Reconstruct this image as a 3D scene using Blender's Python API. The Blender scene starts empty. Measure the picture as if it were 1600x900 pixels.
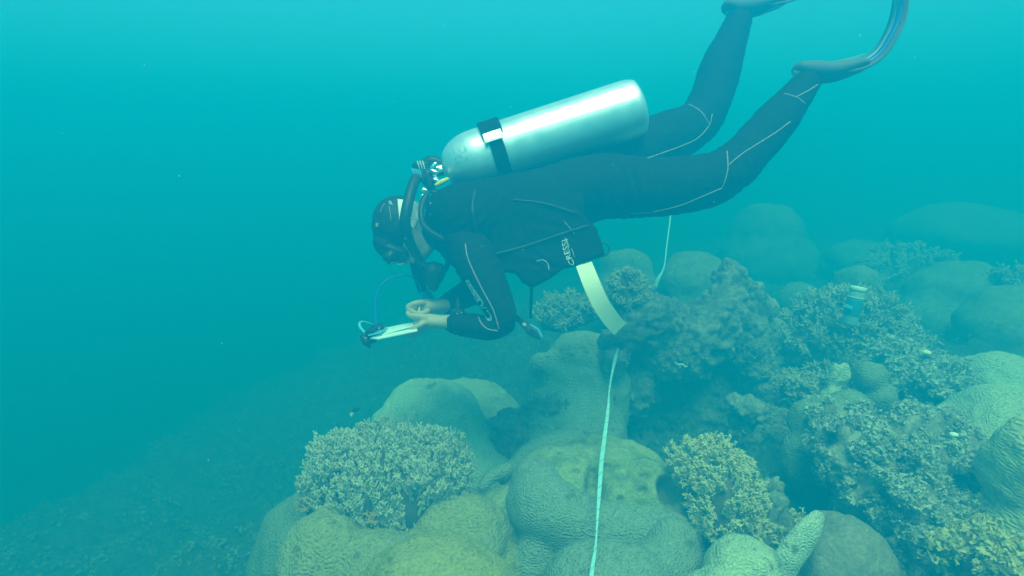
import bpy, bmesh, math, random
import numpy as np
from mathutils import Vector, Matrix, noise
from mathutils.bvhtree import BVHTree

random.seed(7); RNG = np.random.default_rng(7)
SC = bpy.context.scene
COL = SC.collection
R = math.radians

# ------------------------------------------------------------------ camera
CAM = Vector((0.0, 0.0, 1.6)); PITCH = R(12.0); FPX = 953.0
FWD = Vector((0, math.cos(PITCH), -math.sin(PITCH)))
UPV = Vector((0, math.sin(PITCH), math.cos(PITCH)))
RGT = Vector((1, 0, 0))
cd = bpy.data.cameras.new('camera'); cam = bpy.data.objects.new('camera', cd); COL.objects.link(cam)
cd.sensor_width = 36.0; cd.lens = 36.0 * FPX / 1600.0; cd.clip_start = 0.02; cd.clip_end = 500
cam.location = CAM; cam.rotation_euler = (R(90) - PITCH, 0, 0)
SC.camera = cam

# ------------------------------------------------------------------ light
SUN_EL, SUN_ROT = R(66), R(168)
w = bpy.data.worlds.new('World'); SC.world = w; w.use_nodes = True
wn = w.node_tree; bg = wn.nodes['Background']
sky = wn.nodes.new('ShaderNodeTexSky'); sky.sky_type = 'NISHITA'; sky.sun_disc = False
sky.sun_elevation = SUN_EL; sky.sun_rotation = SUN_ROT
tint = wn.nodes.new('ShaderNodeMix'); tint.data_type = 'RGBA'; tint.blend_type = 'MULTIPLY'
tint.inputs['Factor'].default_value = 1.0
tint.inputs['B'].default_value = (0.32, 0.92, 1.0, 1)       # daylight filtered by the water above
wn.links.new(sky.outputs['Color'], tint.inputs['A']); wn.links.new(tint.outputs['Result'], bg.inputs['Color'])
bg.inputs['Strength'].default_value = 0.15
sd = bpy.data.lights.new('sun', 'SUN'); sd.energy = 5.0; sd.angle = R(34); sd.color = (0.90, 1.0, 0.82)
sun = bpy.data.objects.new('sun', sd); COL.objects.link(sun)
# direction towards the sun (Nishita: rotation 0 is +Y, clockwise)
SD = Vector((math.sin(SUN_ROT) * math.cos(SUN_EL), math.cos(SUN_ROT) * math.cos(SUN_EL), math.sin(SUN_EL)))
sun.rotation_euler = SD.to_track_quat('Z', 'Y').to_euler()
vs = SC.view_settings; vs.view_transform = 'Standard'; vs.look = 'None'; vs.gamma = 1.0; vs.exposure = 1.2
vs.use_curve_mapping = False
cy = SC.cycles
cy.max_bounces = 4; cy.diffuse_bounces = 2; cy.glossy_bounces = 2; cy.transmission_bounces = 4
cy.volume_bounces = 2; cy.transparent_max_bounces = 6
cy.use_denoising = True; cy.sample_clamp_indirect = 4.0
cy.use_adaptive_sampling = True; cy.adaptive_threshold = 0.01

# ------------------------------------------------------------------ helpers
def P(px, py, d):
    return CAM + FWD * d + RGT * ((px - 800.0) * d / FPX) + UPV * ((450.0 - py) * d / FPX)

def setp(o, label=None, cat=None, group=None, kind=None):
    if label: o['label'] = label
    if cat: o['category'] = cat
    if group: o['group'] = group
    if kind: o['kind'] = kind
    return o

def root(name, loc, label, cat, group=None):
    o = bpy.data.objects.new(name, None); COL.objects.link(o); o.location = loc
    o.empty_display_size = 0.1
    return setp(o, label, cat, group)

def np_mesh(name, V, F, smooth=True):
    me = bpy.data.meshes.new(name)
    V = np.asarray(V, dtype=np.float32)
    me.from_pydata(V.tolist() if len(V) < 400 else [tuple(v) for v in V], [], [tuple(int(i) for i in f) for f in F])
    if smooth: me.polygons.foreach_set('use_smooth', [True] * len(me.polygons))
    me.update(); return me

def fast_mesh(name, V, F, smooth=True):
    """F : numpy array of equal-size faces"""
    me = bpy.data.meshes.new(name); V = np.asarray(V, np.float32); F = np.asarray(F, np.int32)
    n, k = F.shape
    me.vertices.add(len(V)); me.vertices.foreach_set('co', V.ravel())
    me.loops.add(n * k); me.loops.foreach_set('vertex_index', F.ravel())
    me.polygons.add(n)
    me.polygons.foreach_set('loop_start', np.arange(0, n * k, k, dtype=np.int32))
    me.polygons.foreach_set('use_smooth', np.full(n, smooth))
    me.update(calc_edges=True); me.validate(); return me

def link(name, me, mat, parent=None, base=None):
    """me is in world coordinates; parent is an unrotated thing"""
    o = bpy.data.objects.new(name, me); COL.objects.link(o)
    if mat is not None:
        me.materials.clear(); me.materials.append(mat)
    if parent is not None:
        off = Vector(parent.location)
        p = parent.parent
        while p is not None: off += p.location; p = p.parent
        me.transform(Matrix.Translation(-off)); o.parent = parent
    elif base is not None:
        me.transform(Matrix.Translation(-Vector(base))); o.location = base
    return o

def catmull(pts, n):
    A = np.asarray(pts, float)
    Q = np.vstack([2 * A[0] - A[1], A, 2 * A[-1] - A[-2]]); out = []
    for i in range(1, len(Q) - 2):
        for s in range(n):
            t = s / n
            out.append(0.5 * ((2 * Q[i]) + (-Q[i-1] + Q[i+1]) * t + (2*Q[i-1] - 5*Q[i] + 4*Q[i+1] - Q[i+2]) * t*t + (-Q[i-1] + 3*Q[i] - 3*Q[i+1] + Q[i+2]) * t**3))
    out.append(A[-1]); return np.array(out)

def sweep(C, ra, rb=None, n=16, bdir=None, round_caps=True):
    """tube along points C (world, numpy), elliptical radii ra (across) / rb (along bdir). returns V,F"""
    C = np.asarray(C, float); m = len(C)
    ra = np.broadcast_to(np.asarray(ra, float), (m,)).copy()
    rb = ra.copy() if rb is None else np.broadcast_to(np.asarray(rb, float), (m,)).copy()
    T = np.gradient(C, axis=0); T /= np.linalg.norm(T, axis=1)[:, None] + 1e-12
    if round_caps:      # add hemispherical end rings
        def cap(c, t, a, b, sgn):
            cs, aa, bb = [], [], []
            for th in (1.35, 1.0, 0.5):
                cs.append(c + sgn * t * a * math.sin(th)); aa.append(a * math.cos(th)); bb.append(b * math.cos(th))
            return cs, aa, bb
        c0, a0, b0 = cap(C[0], T[0], ra[0], rb[0], -1); c1, a1, b1 = cap(C[-1], T[-1], ra[-1], rb[-1], 1)
        C = np.vstack([c0, C, c1[::-1]]); ra = np.concatenate([a0, ra, a1[::-1]]); rb = np.concatenate([b0, rb, b1[::-1]])
        T = np.vstack([[T[0]] * 3, T, [T[-1]] * 3]); m = len(C)
    if bdir is None:
        ref = np.array([0.13, 0.2, 0.97]); ref /= np.linalg.norm(ref)
        if abs(T[0] @ ref) > 0.9: ref = np.array([1.0, 0, 0])
        B = []; b = ref
        for t in T:
            b = b - t * (b @ t); b /= np.linalg.norm(b) + 1e-12; B.append(b)
        B = np.array(B)
    else:
        bd = np.asarray(bdir, float)
        if bd.ndim == 1: bd = np.broadcast_to(bd, (m, 3))
        elif round_caps: bd = np.vstack([[bd[0]] * 3, bd, [bd[-1]] * 3])
        B = bd - T * np.sum(bd * T, axis=1)[:, None]; B /= np.linalg.norm(B, axis=1)[:, None]
    A = np.cross(T, B)
    th = np.arange(n) * 2 * math.pi / n
    V = C[:, None, :] + A[:, None, :] * (ra[:, None] * np.cos(th))[:, :, None] + B[:, None, :] * (rb[:, None] * np.sin(th))[:, :, None]
    V = V.reshape(-1, 3)
    F = []
    for i in range(m - 1):
        for j in range(n):
            k = (j + 1) % n
            F.append((i*n + j, i*n + k, (i+1)*n + k, (i+1)*n + j))
    F.append(tuple(range(n))[::-1]); F.append(tuple(range((m-1)*n, m*n)))
    return V, F

def merge(parts):
    V, F, o = [], [], 0
    for v, f in parts:
        V.append(np.asarray(v, float)); F += [tuple(i + o for i in g) for g in f]; o += len(v)
    return np.vstack(V), F

_ico = {}
def ico(sub):
    if sub not in _ico:
        bm = bmesh.new(); bmesh.ops.create_icosphere(bm, subdivisions=sub, radius=1.0)
        _ico[sub] = (np.array([v.co[:] for v in bm.verts]), [tuple(v.index for v in f.verts) for f in bm.faces]); bm.free()
    return _ico[sub]

def ell(c, r, rot=None, sub=4):
    V, F = ico(sub); V = V * np.asarray(r, float)
    if rot is not None: V = V @ np.array(rot).T
    return V + np.asarray(c, float), F

def bake(me, mods):
    """apply a list of (type, settings) modifiers and return the new mesh"""
    o = bpy.data.objects.new('tmp', me); COL.objects.link(o)
    for t, st in mods:
        md = o.modifiers.new('m', t)
        for k, v in st.items(): setattr(md, k, v)
    dg = bpy.context.evaluated_depsgraph_get(); dg.update()
    out = bpy.data.meshes.new_from_object(o.evaluated_get(dg))
    bpy.data.objects.remove(o); bpy.data.meshes.remove(me)
    out.polygons.foreach_set('use_smooth', [True] * len(out.polygons)); out.update()
    return out

def fuse(parts, voxel, smooth=6, name='m', factor=0.5):
    V, F = merge(parts)
    return bake(np_mesh(name, V, F), [('REMESH', dict(mode='VOXEL', voxel_size=voxel, adaptivity=0.0)),
                                     ('SMOOTH', dict(factor=factor, iterations=smooth))])

def coords(me):
    a = np.empty(len(me.vertices) * 3, np.float32); me.vertices.foreach_get('co', a); return a.reshape(-1, 3)
def normals(me):
    a = np.empty(len(me.vertices) * 3, np.float32); me.vertices.foreach_get('normal', a); return a.reshape(-1, 3)

def fnoise(V, scale, octs=4, seed=0.0, rough=0.5):
    o = Vector((seed * 3.1, seed * 7.7, seed * 1.3)); out = np.empty(len(V))
    for i, v in enumerate(V):
        p = Vector((float(v[0]), float(v[1]), float(v[2]))) * scale + o; s = 0; a = 1.0
        for k in range(octs):
            s += a * noise.noise(p); p = p * 2.07; a *= rough
        out[i] = s
    return out

def displace(me, terms, seed=0.0, vert=0.0):
    V = coords(me); N = normals(me).copy()
    if vert: N[:, 2] *= (1 - vert)
    d = np.zeros(len(V))
    for (scale, amp, octs, mode) in terms:
        f = fnoise(V, scale, octs, seed)
        if mode == 'ridge': f = 1 - np.abs(f) * 2
        if mode == 'bill': f = np.abs(f) * 2 - 0.4
        d += amp * f; seed += 1.7
    V = V + N * d[:, None]
    me.vertices.foreach_set('co', V.astype(np.float32).ravel()); me.update(); return me

# ------------------------------------------------------------------ materials
def hexmix(nt, a, b, fac):
    m = nt.nodes.new('ShaderNodeMix'); m.data_type = 'RGBA'
    nt.links.new(fac, m.inputs['Factor'])
    for s, v in (('A', a), ('B', b)):
        if isinstance(v, tuple): m.inputs[s].default_value = (*v, 1)
        else: nt.links.new(v, m.inputs[s])
    return m.outputs['Result']

def newmat(name, rough=0.8, spec=0.3):
    m = bpy.data.materials.new(name); m.use_nodes = True; nt = m.node_tree
    b = nt.nodes['Principled BSDF']; b.inputs['Roughness'].default_value = rough
    b.inputs['Specular IOR Level'].default_value = spec
    return m, nt, b

def tex(nt, kind, vec, **kw):
    t = nt.nodes.new(kind)
    for k, v in kw.items():
        if k in t.inputs.keys(): t.inputs[k].default_value = v
        else: setattr(t, k, v)
    if vec is not None: nt.links.new(vec, t.inputs['Vector'])
    return t

def ramp(nt, fac, stops):
    r = nt.nodes.new('ShaderNodeValToRGB'); e = r.color_ramp.elements
    e[0].position, e[0].color = stops[0][0], (*([stops[0][1]]*3 if not isinstance(stops[0][1], tuple) else stops[0][1]), 1)
    e[1].position, e[1].color = stops[-1][0], (*([stops[-1][1]]*3 if not isinstance(stops[-1][1], tuple) else stops[-1][1]), 1)
    for p, c in stops[1:-1]:
        x = e.new(p); x.color = (*([c]*3 if not isinstance(c, tuple) else c), 1)
    nt.links.new(fac, r.inputs['Fac']); return r.outputs['Color']

def mapping(nt, scale=(1, 1, 1), rot=(0, 0, 0)):
    tc = nt.nodes.new('ShaderNodeTexCoord'); mp = nt.nodes.new('ShaderNodeMapping')
    mp.inputs['Scale'].default_value = scale; mp.inputs['Rotation'].default_value = rot
    nt.links.new(tc.outputs['Object'], mp.inputs['Vector']); return mp.outputs['Vector']

def bump(nt, b, h, dist, strength=1.0, prev=None):
    n = nt.nodes.new('ShaderNodeBump'); n.inputs['Strength'].default_value = strength; n.inputs['Distance'].default_value = dist
    nt.links.new(h, n.inputs['Height'])
    if prev is not None: nt.links.new(prev, n.inputs['Normal'])
    nt.links.new(n.outputs['Normal'], b.inputs['Normal']); return n.outputs['Normal']

def mat_brain(name, light, dark, period=0.013, depth=0.005, aniso=0.15, seed=0.0, patch=(0.30, 0.30, 0.20), patchiness=0.3, stretch=(1, 1, 1)):
    m, nt, b = newmat(name, 0.85, 0.2)
    v = mapping(nt, stretch)
    vo = nt.nodes.new('ShaderNodeVectorMath'); vo.operation = 'ADD'; vo.inputs[1].default_value = (seed, seed * 0.7, -seed)
    nt.links.new(v, vo.inputs[0]); v = vo.outputs[0]
    # meandering valleys and ridges
    wn_ = tex(nt, 'ShaderNodeTexNoise', v, Scale=14.0, Detail=2.0)
    wm = nt.nodes.new('ShaderNodeVectorMath'); wm.operation = 'MULTIPLY_ADD'
    nt.links.new(wn_.outputs['Color'], wm.inputs[0]); wm.inputs[1].default_value = (0.03,) * 3; nt.links.new(v, wm.inputs[2])
    g = tex(nt, 'ShaderNodeTexGabor', wm.outputs[0], gabor_type='3D', Scale=1.0 / (period * 2.0), Frequency=2.0, Anisotropy=aniso)
    h = ramp(nt, g.outputs['Value'], [(0.30, 0.0), (0.5, 0.6), (0.68, 1.0)])
    big = tex(nt, 'ShaderNodeTexNoise', v, Scale=5.0, Detail=5.0, Roughness=0.65)
    fine = tex(nt, 'ShaderNodeTexNoise', v, Scale=220.0, Detail=2.0)
    c = hexmix(nt, dark, light, h)
    pf = ramp(nt, big.outputs['Fac'], [(0.45, 0.0), (0.62, patchiness), (0.72, patchiness)])
    c = hexmix(nt, c, patch, pf)
    sp = tex(nt, 'ShaderNodeTexNoise', v, Scale=16.0, Detail=7.0, Roughness=0.7)
    sm = ramp(nt, sp.outputs['Fac'], [(0.60, 0.0), (0.66, 0.75)])
    c = hexmix(nt, c, (0.10, 0.10, 0.055), sm)
    hm = nt.nodes.new('ShaderNodeMath'); hm.operation = 'MULTIPLY'
    wr = ramp(nt, sp.outputs['Fac'], [(0.36, 0.35), (0.5, 1.0), (0.64, 0.25)])
    nt.links.new(h, hm.inputs[0]); nt.links.new(wr, hm.inputs[1]); h = hm.outputs[0]
    fm = ramp(nt, fine.outputs['Fac'], [(0.3, 0.75), (0.7, 1.12)])
    mm = nt.nodes.new('ShaderNodeMix'); mm.data_type = 'RGBA'; mm.blend_type = 'MULTIPLY'; mm.inputs['Factor'].default_value = 1
    nt.links.new(c, mm.inputs['A']); nt.links.new(fm, mm.inputs['B'])
    nt.links.new(mm.outputs['Result'], b.inputs['Base Color'])
    n1 = bump(nt, b, big.outputs['Fac'], 0.02, 0.5)
    bump(nt, b, h, depth, 1.0, n1)
    return m

def mat_crust(name, cols, scale=18.0, bumpd=0.01, rough=0.9, fine=120.0):
    """encrusted rock, rubble, sand, turf: mottled colours with grain"""
    m, nt, b = newmat(name, rough, 0.2); v = mapping(nt)
    n1 = tex(nt, 'ShaderNodeTexNoise', v, Scale=scale, Detail=8.0, Roughness=0.68, Distortion=0.4)
    n2 = tex(nt, 'ShaderNodeTexNoise', v, Scale=fine, Detail=4.0, Roughness=0.7)
    vo = tex(nt, 'ShaderNodeTexVoronoi', v, Scale=fine * 0.45)
    k = len(cols); c = ramp(nt, n1.outputs['Fac'], [(0.30 + 0.40 * i / (k - 1), cols[i]) for i in range(k)])
    fm = ramp(nt, n2.outputs['Fac'], [(0.3, 0.6), (0.7, 1.3)])
    mm = nt.nodes.new('ShaderNodeMix'); mm.data_type = 'RGBA'; mm.blend_type = 'MULTIPLY'; mm.inputs['Factor'].default_value = 1
    nt.links.new(c, mm.inputs['A']); nt.links.new(fm, mm.inputs['B'])
    nt.links.new(mm.outputs['Result'], b.inputs['Base Color'])
    a = bump(nt, b, n1.outputs['Fac'], bumpd * 3, 0.8); a = bump(nt, b, vo.outputs['Distance'], bumpd * 0.6, 0.6, a)
    bump(nt, b, n2.outputs['Fac'], bumpd, 0.8, a)
    return m

def mat_plain(name, col, rough=0.5, metal=0.0, spec=0.4, var=0.12, scale=60.0, bd=0.0, coat=0.0, trans=0.0):
    m, nt, b = newmat(name, rough, spec); v = mapping(nt)
    n = tex(nt, 'ShaderNodeTexNoise', v, Scale=scale, Detail=4.0)
    lo = tuple(c * (1 - var) for c in col); hi = tuple(min(1, c * (1 + var)) for c in col)
    nt.links.new(hexmix(nt, lo, hi, n.outputs['Fac']), b.inputs['Base Color'])
    b.inputs['Metallic'].default_value = metal
    if trans: b.inputs['Transmission Weight'].default_value = trans; b.inputs['IOR'].default_value = 1.12
    if bd: bump(nt, b, n.outputs['Fac'], bd, 0.7)
    return m

# ------------------------------------------------------------------ seabed
def gz(px, py, d):
    p = P(px, py, d); return (p.x, p.y, p.z)
CTRL = [gz(950,1150,1.45), gz(500,1150,1.6), gz(330,960,2.3), gz(100,900,3.0), gz(330,790,3.7), gz(500,730,4.2), gz(650,670,4.0),
        gz(820,640,3.6), gz(1000,690,2.9), gz(1250,760,2.3), gz(1500,900,1.7), gz(1300,480,4.6), gz(1500,440,5.4), gz(720,800,2.5),
        gz(0,860,5.0), gz(1550,345,6.6), gz(1250,390,6.4), gz(1180,560,3.8), gz(1600,560,3.0), gz(1040,480,4.6), gz(880,540,4.4),
        gz(1700,800,1.9), (0.0,-1.5,0.2), (2.5,-1,0.6), (-2.5,-1,-0.6), (-4,1,-1.6), (-7,5,-3.2), (-12,0,-5), (-12,14,-5), (-4,9,-3.2),
        (-2,12,-3.0), (3,12,0.9), (8,10,1.4), (8,3,1.5), (5,3,1.2), (20,10,1.8), (20,-10,1.5), (-26,0,-6), (-20,24,-6), (0,25,-2), (20,25,1.2), (0,-20,-1), (-20,-20,-6), (20,-20,1)]
CA = np.array(CTRL)
def ground(x, y):
    """smooth bed height from sounded points"""
    x = np.asarray(x, float); y = np.asarray(y, float)
    d2 = (x[..., None] - CA[:, 0])**2 + (y[..., None] - CA[:, 1])**2
    wgt = 1.0 / (d2 + 0.06)**1.6
    return (wgt * CA[:, 2]).sum(-1) / wgt.sum(-1)

def build_seabed():
    gx = np.concatenate([np.linspace(-27, -3.6, 60)[:-1], np.linspace(-3.6, 4.6, 330), np.linspace(4.6, 27, 50)[1:]])
    gy = np.concatenate([np.linspace(-27, 0.2, 40)[:-1], np.linspace(0.2, 7.2, 290), np.linspace(7.2, 27, 50)[1:]])
    X, Y = np.meshgrid(gx, gy); Z = ground(X, Y)
    V = np.stack([X.ravel(), Y.ravel(), Z.ravel()], 1)
    fine = (V[:, 0] > -3.8) & (V[:, 0] < 4.8) & (V[:, 1] > 0) & (V[:, 1] < 7.6)
    idx = np.where(fine)[0]; Q = V[idx].copy(); Q[:, 2] = 0
    b = fnoise(Q, 1.3, 3, 3.0); m = fnoise(Q, 5.0, 4, 9.0, 0.6); f = fnoise(Q, 17.0, 3, 5.0, 0.65)
    V[idx, 2] += 0.09 * b + 0.075 * np.abs(m) * 1.6 - 0.05 + 0.022 * f
    nx, ny = len(gx), len(gy); i = np.arange(nx * ny).reshape(ny, nx)
    F = np.stack([i[:-1, :-1].ravel(), i[:-1, 1:].ravel(), i[1:, 1:].ravel(), i[1:, :-1].ravel()], 1)
    me = fast_mesh('seabed', V, F)
    return setp(link('seabed', me, M_BED), kind='structure')

M_BED = mat_crust('bed_rubble', [(0.07,0.085,0.05), (0.17,0.19,0.11), (0.10,0.11,0.07), (0.27,0.30,0.17)], 7.0, 0.012, fine=70)
M_ROCK = mat_crust('encrusted_rock', [(0.08,0.08,0.055), (0.20,0.19,0.13), (0.42,0.39,0.28), (0.56,0.52,0.38)], 7.0, 0.010, fine=60)
M_DEAD = mat_crust('dead_coral_turf', [(0.14,0.17,0.07), (0.30,0.33,0.15), (0.44,0.46,0.22), (0.30,0.28,0.18)], 12.0, 0.006, fine=140)
M_SMOOTHR = mat_crust('silted_cone', [(0.20,0.18,0.13), (0.30,0.27,0.20), (0.26,0.22,0.17)], 9.0, 0.004, fine=90)
M_FAR = mat_crust('far_coral', [(0.16,0.18,0.10), (0.24,0.26,0.14), (0.31,0.33,0.19)], 6.0, 0.006, fine=40)
build_seabed()

def build_haze():
    bm = bmesh.new(); bmesh.ops.create_cube(bm, size=1.0)
    me = bpy.data.meshes.new('haze'); 
    x0, x1, y0, y1, z0, z1 = -28, 28, -28, 28, -8.5, 2.8
    for v in bm.verts:
        v.co = Vector(((x0 + x1)/2 + v.co.x*(x1-x0), (y0+y1)/2 + v.co.y*(y1-y0), (z0+z1)/2 + v.co.z*(z1-z0)))
    bm.to_mesh(me); bm.free()
    m = bpy.data.materials.new('sea_water_haze'); m.use_nodes = True; nt = m.node_tree
    nt.nodes.remove(nt.nodes['Principled BSDF'])
    v = nt.nodes.new('ShaderNodeVolumePrincipled')
    v.inputs['Color'].default_value = HAZE_COL; v.inputs['Density'].default_value = HAZE_D
    v.inputs['Absorption Color'].default_value = HAZE_ABS; v.inputs['Anisotropy'].default_value = HAZE_G
    nt.links.new(v.outputs['Volume'], nt.nodes['Material Output'].inputs['Volume'])
    me.materials.append(m)
    o = bpy.data.objects.new('haze', me); COL.objects.link(o); setp(o, kind='stuff')
HAZE_D = 0.56; HAZE_COL = (0.001, 0.290, 0.535, 1); HAZE_ABS = (0.01, 0.18, 0.0, 1); HAZE_G = 0.0
build_haze()

# ------------------------------------------------------------------ brain corals and boulders
def lobe(px, py, rx, ry, d, depth=1.0, tilt=0.0, sub=4):
    """ellipsoid: half width rx, half height ry (photo pixels at distance d), depth factor, lean in degrees"""
    s = d / FPX; rot = Matrix.Rotation(R(tilt), 3, 'Y')
    return ell(P(px, py, d), (rx * s, rx * s * depth, ry * s), rot, sub)

def coral(name, lobes, mat, label, cat, voxel=0.014, smooth=5, disp=None, seed=1.0, group=None, parent=None):
    me = fuse(lobes, voxel, smooth, name)
    if disp is None: disp = [(3.0, 0.028, 2, ''), (9.0, 0.015, 3, ''), (32.0, 0.0038, 3, '')]
    displace(me, disp, seed)
    V = coords(me); base = (float(V[:, 0].mean()), float(V[:, 1].mean()), float(V[:, 2].min()))
    if parent is not None: return link(name, me, mat, parent)
    return setp(link(name, me, mat, None, base), label, cat, group)

OL = (0.46, 0.42, 0.17); OD = (0.25, 0.23, 0.085)
MB_GREEN = mat_brain('green_brain', (0.62,0.68,0.46), (0.40,0.46,0.29), 0.010, 0.003, seed=8, patchiness=0.2)
MB_OLIVE = mat_brain('olive_brain', OL, OD, 0.010, 0.004, seed=1)
MB_YEL = mat_brain('yellow_olive_brain', (0.46,0.40,0.11), (0.24,0.21,0.06), 0.010, 0.003, seed=2, patch=(0.5,0.45,0.2), patchiness=0.4)
MB_GREY = mat_brain('grey_brain', (0.36,0.41,0.31), (0.20,0.24,0.19), 0.0085, 0.004, seed=3, patchiness=0.1)
MB_PALE = mat_brain('pale_brain', (0.66,0.68,0.46), (0.38,0.42,0.28), 0.0085, 0.003, seed=4, patchiness=0.15)
MB_FINE = mat_brain('fine_brain', (0.34,0.37,0.22), (0.18,0.20,0.12), 0.009, 0.003, seed=5, patchiness=0.35)
MB_PALEYEL = mat_brain('pale_yellow_ridged', (0.72,0.66,0.34), (0.42,0.40,0.2), 0.010, 0.003, seed=6, patchiness=0.2, stretch=(0.5,0.5,1.2))  # paler yellowish coral with ridges

CG = 'brain corals on the reef'
coral('brain_coral', [lobe(545,905,150,205,2.15,1.0,24), lobe(560,1010,190,170,2.1)], MB_FINE,
      'tall smooth olive coral dome at the left edge of the reef', 'coral', 0.018, group=CG, seed=2)
coral('brain_coral', [lobe(503,868,68,66,1.72,1.1), lobe(592,885,62,56,1.68,1.1), lobe(540,960,110,80,1.7), lobe(655,880,60,50,1.74)], MB_OLIVE,
      'double-lobed brown brain coral with deep grooves below the finger coral thicket', 'coral', 0.010, 3, group=CG, seed=3)
coral('brain_coral', [lobe(690,935,128,92,1.55,0.8,6), lobe(610,980,100,90,1.52), lobe(765,985,90,80,1.55)], MB_YEL,
      'yellowish olive brain coral dome cut by the bottom edge of the photo', 'coral', 0.010, 4, group=CG, seed=4)
coral('brain_coral', [lobe(712,850,84,68,1.86,1.0,-8), lobe(770,905,60,60,1.84)], MB_OLIVE,
      'rounded brown brain coral between the finger coral thicket and the big dead-topped coral', 'coral', 0.010, 4, group=CG, seed=5)
coral('brain_coral', [lobe(672,680,94,92,2.62,1.0,0), lobe(700,735,104,64,2.5,1.0,0)], mat_brain('lifted_green_brain', (0.76,0.82,0.56), (0.52,0.58,0.37), 0.010, 0.003, seed=9, patchiness=0.2),  # paler copy of the green, colour lifted to offset the diver's shadow
      'greenish ribbed coral dome rising behind the finger coral thicket', 'coral', 0.014, 4, group=CG, seed=6)
coral('brain_coral', [lobe(735,672,82,82,2.95,1.0,0), lobe(790,685,44,60,2.9)], MB_GREEN,
      'darker coral dome half hidden behind the greenish ribbed dome', 'coral', 0.016, 5, group=CG, seed=7)
coral('brain_coral', [lobe(906,618,74,110,2.72,1.0,4), lobe(893,690,86,100,2.62), lobe(856,574,26,24,2.64)], MB_GREEN,
      'upright grey-green coral column under the cream strap, left of the dark outcrop', 'coral', 0.012, 4, group=CG, seed=8)

# the big coral with a dead top in the middle of the foreground
bc = root('brain_coral', P(930, 900, 2.0), 'huge coral under the measuring tape with a dead yellow-green top and thick grooved rolls', 'coral', CG)
def pxy(pts):
    C = [tuple(P(a, b, c)) + (r * c / FPX,) for a, b, c, r in pts]; return np.array(C)
me = fuse([lobe(930,790,150,100,2.08,0.8,0), lobe(1010,800,88,82,1.98,0.9,0), lobe(800,845,80,92,2.02,0.9,12), lobe(930,900,170,110,2.0,0.7)], 0.008, 12, 'dead_top')
displace(me, [(5.0, 0.02, 3, ''), (16.0, 0.008, 3, ''), (45.0, 0.003, 3, '')], 3.0)
def pits(me, spots):
    """press real hollows into the surface round chosen points"""
    V = coords(me); N = normals(me); bv = BVHTree.FromPolygons([tuple(v) for v in V], [tuple(p.vertices) for p in me.polygons])
    for (px, py, rx, rz, dep) in spots:
        h = bv.ray_cast(CAM, (P(px, py, 1.0) - CAM).normalized())
        if h[0] is None: continue
        q = np.array(h[0]); e = V - q; r = np.sqrt((e[:, 0] / rx)**2 + (e[:, 1] / rz)**2 + (e[:, 2] / rz)**2) + 0.10 * fnoise(V, 30, 2, px) * (np.abs(e).max(1) < 0.2)
        f = 1 / (1 + np.exp((r - 1) * 6)); V = V - np.array([0.0, -0.75, 0.55])[None] * (f * dep)[:, None] * 1.0
    me.vertices.foreach_set('co', V.astype(np.float32).ravel()); me.update()
pits(me, [(930,762,0.024,0.070,0.08), (946,732,0.022,0.018,0.03), (1046,765,0.03,0.04,0.11), (1008,745,0.014,0.014,0.03), (873,708,0.010,0.01,0.03), (900,738,0.014,0.010,0.02), (968,780,0.010,0.008,0.02), (1005,768,0.016,0.012,0.025)])
link('dead_top', me, M_DEAD, bc)
def sw(pts, n=20, flat=1.0):
    A = catmull(pxy(pts), 6); return sweep(A[:, :3], A[:, 3], A[:, 3] * flat, n)
def roll(parts, name, mat, vox=0.009, smooth=5):
    me = fuse(parts, vox, smooth, name); displace(me, [(6.0, 0.010, 2, ''), (22.0, 0.003, 2, '')], 2.0)
    return link(name, me, mat, bc)
roll([sw([(838,758,1.97,44), (850,792,1.90,56), (900,822,1.86,55), (962,835,1.84,48), (1020,832,1.83,44), (1058,846,1.80,46)]), sw([(858,800,1.90,50), (850,850,1.86,40), (830,890,1.84,40)])], 'grooved_roll', MB_GREY, smooth=9)
roll([sw([(1052,850,1.76,42), (1040,892,1.70,56), (980,925,1.66,66), (900,945,1.64,68)]), lobe(950,935,112,84,1.62,0.9)], 'grooved_roll', MB_GREY, smooth=9)
roll([sw([(790,745,2.16,12), (835,705,2.22,20), (890,690,2.25,20), (935,693,2.26,14)])], 'crust_rim', MB_GREY, 0.008)
roll([sw([(952,698,2.28,9), (985,702,2.26,11), (1015,722,2.2,9)])], 'crust_rim', MB_GREY, 0.007)
roll([sw([(752,762,2.02,8), (770,742,2.05,13), (792,733,2.06,11)])], 'crust_rim', MB_GREY, 0.007)

coral('brain_coral', [lobe(1162,905,58,62,1.55,1.0,0), lobe(1120,950,50,60,1.5)], MB_PALE,
      'small pale brain coral under the yellow-green leafy bush coral', 'coral', 0.009, 4, group=CG, seed=9)
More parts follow.
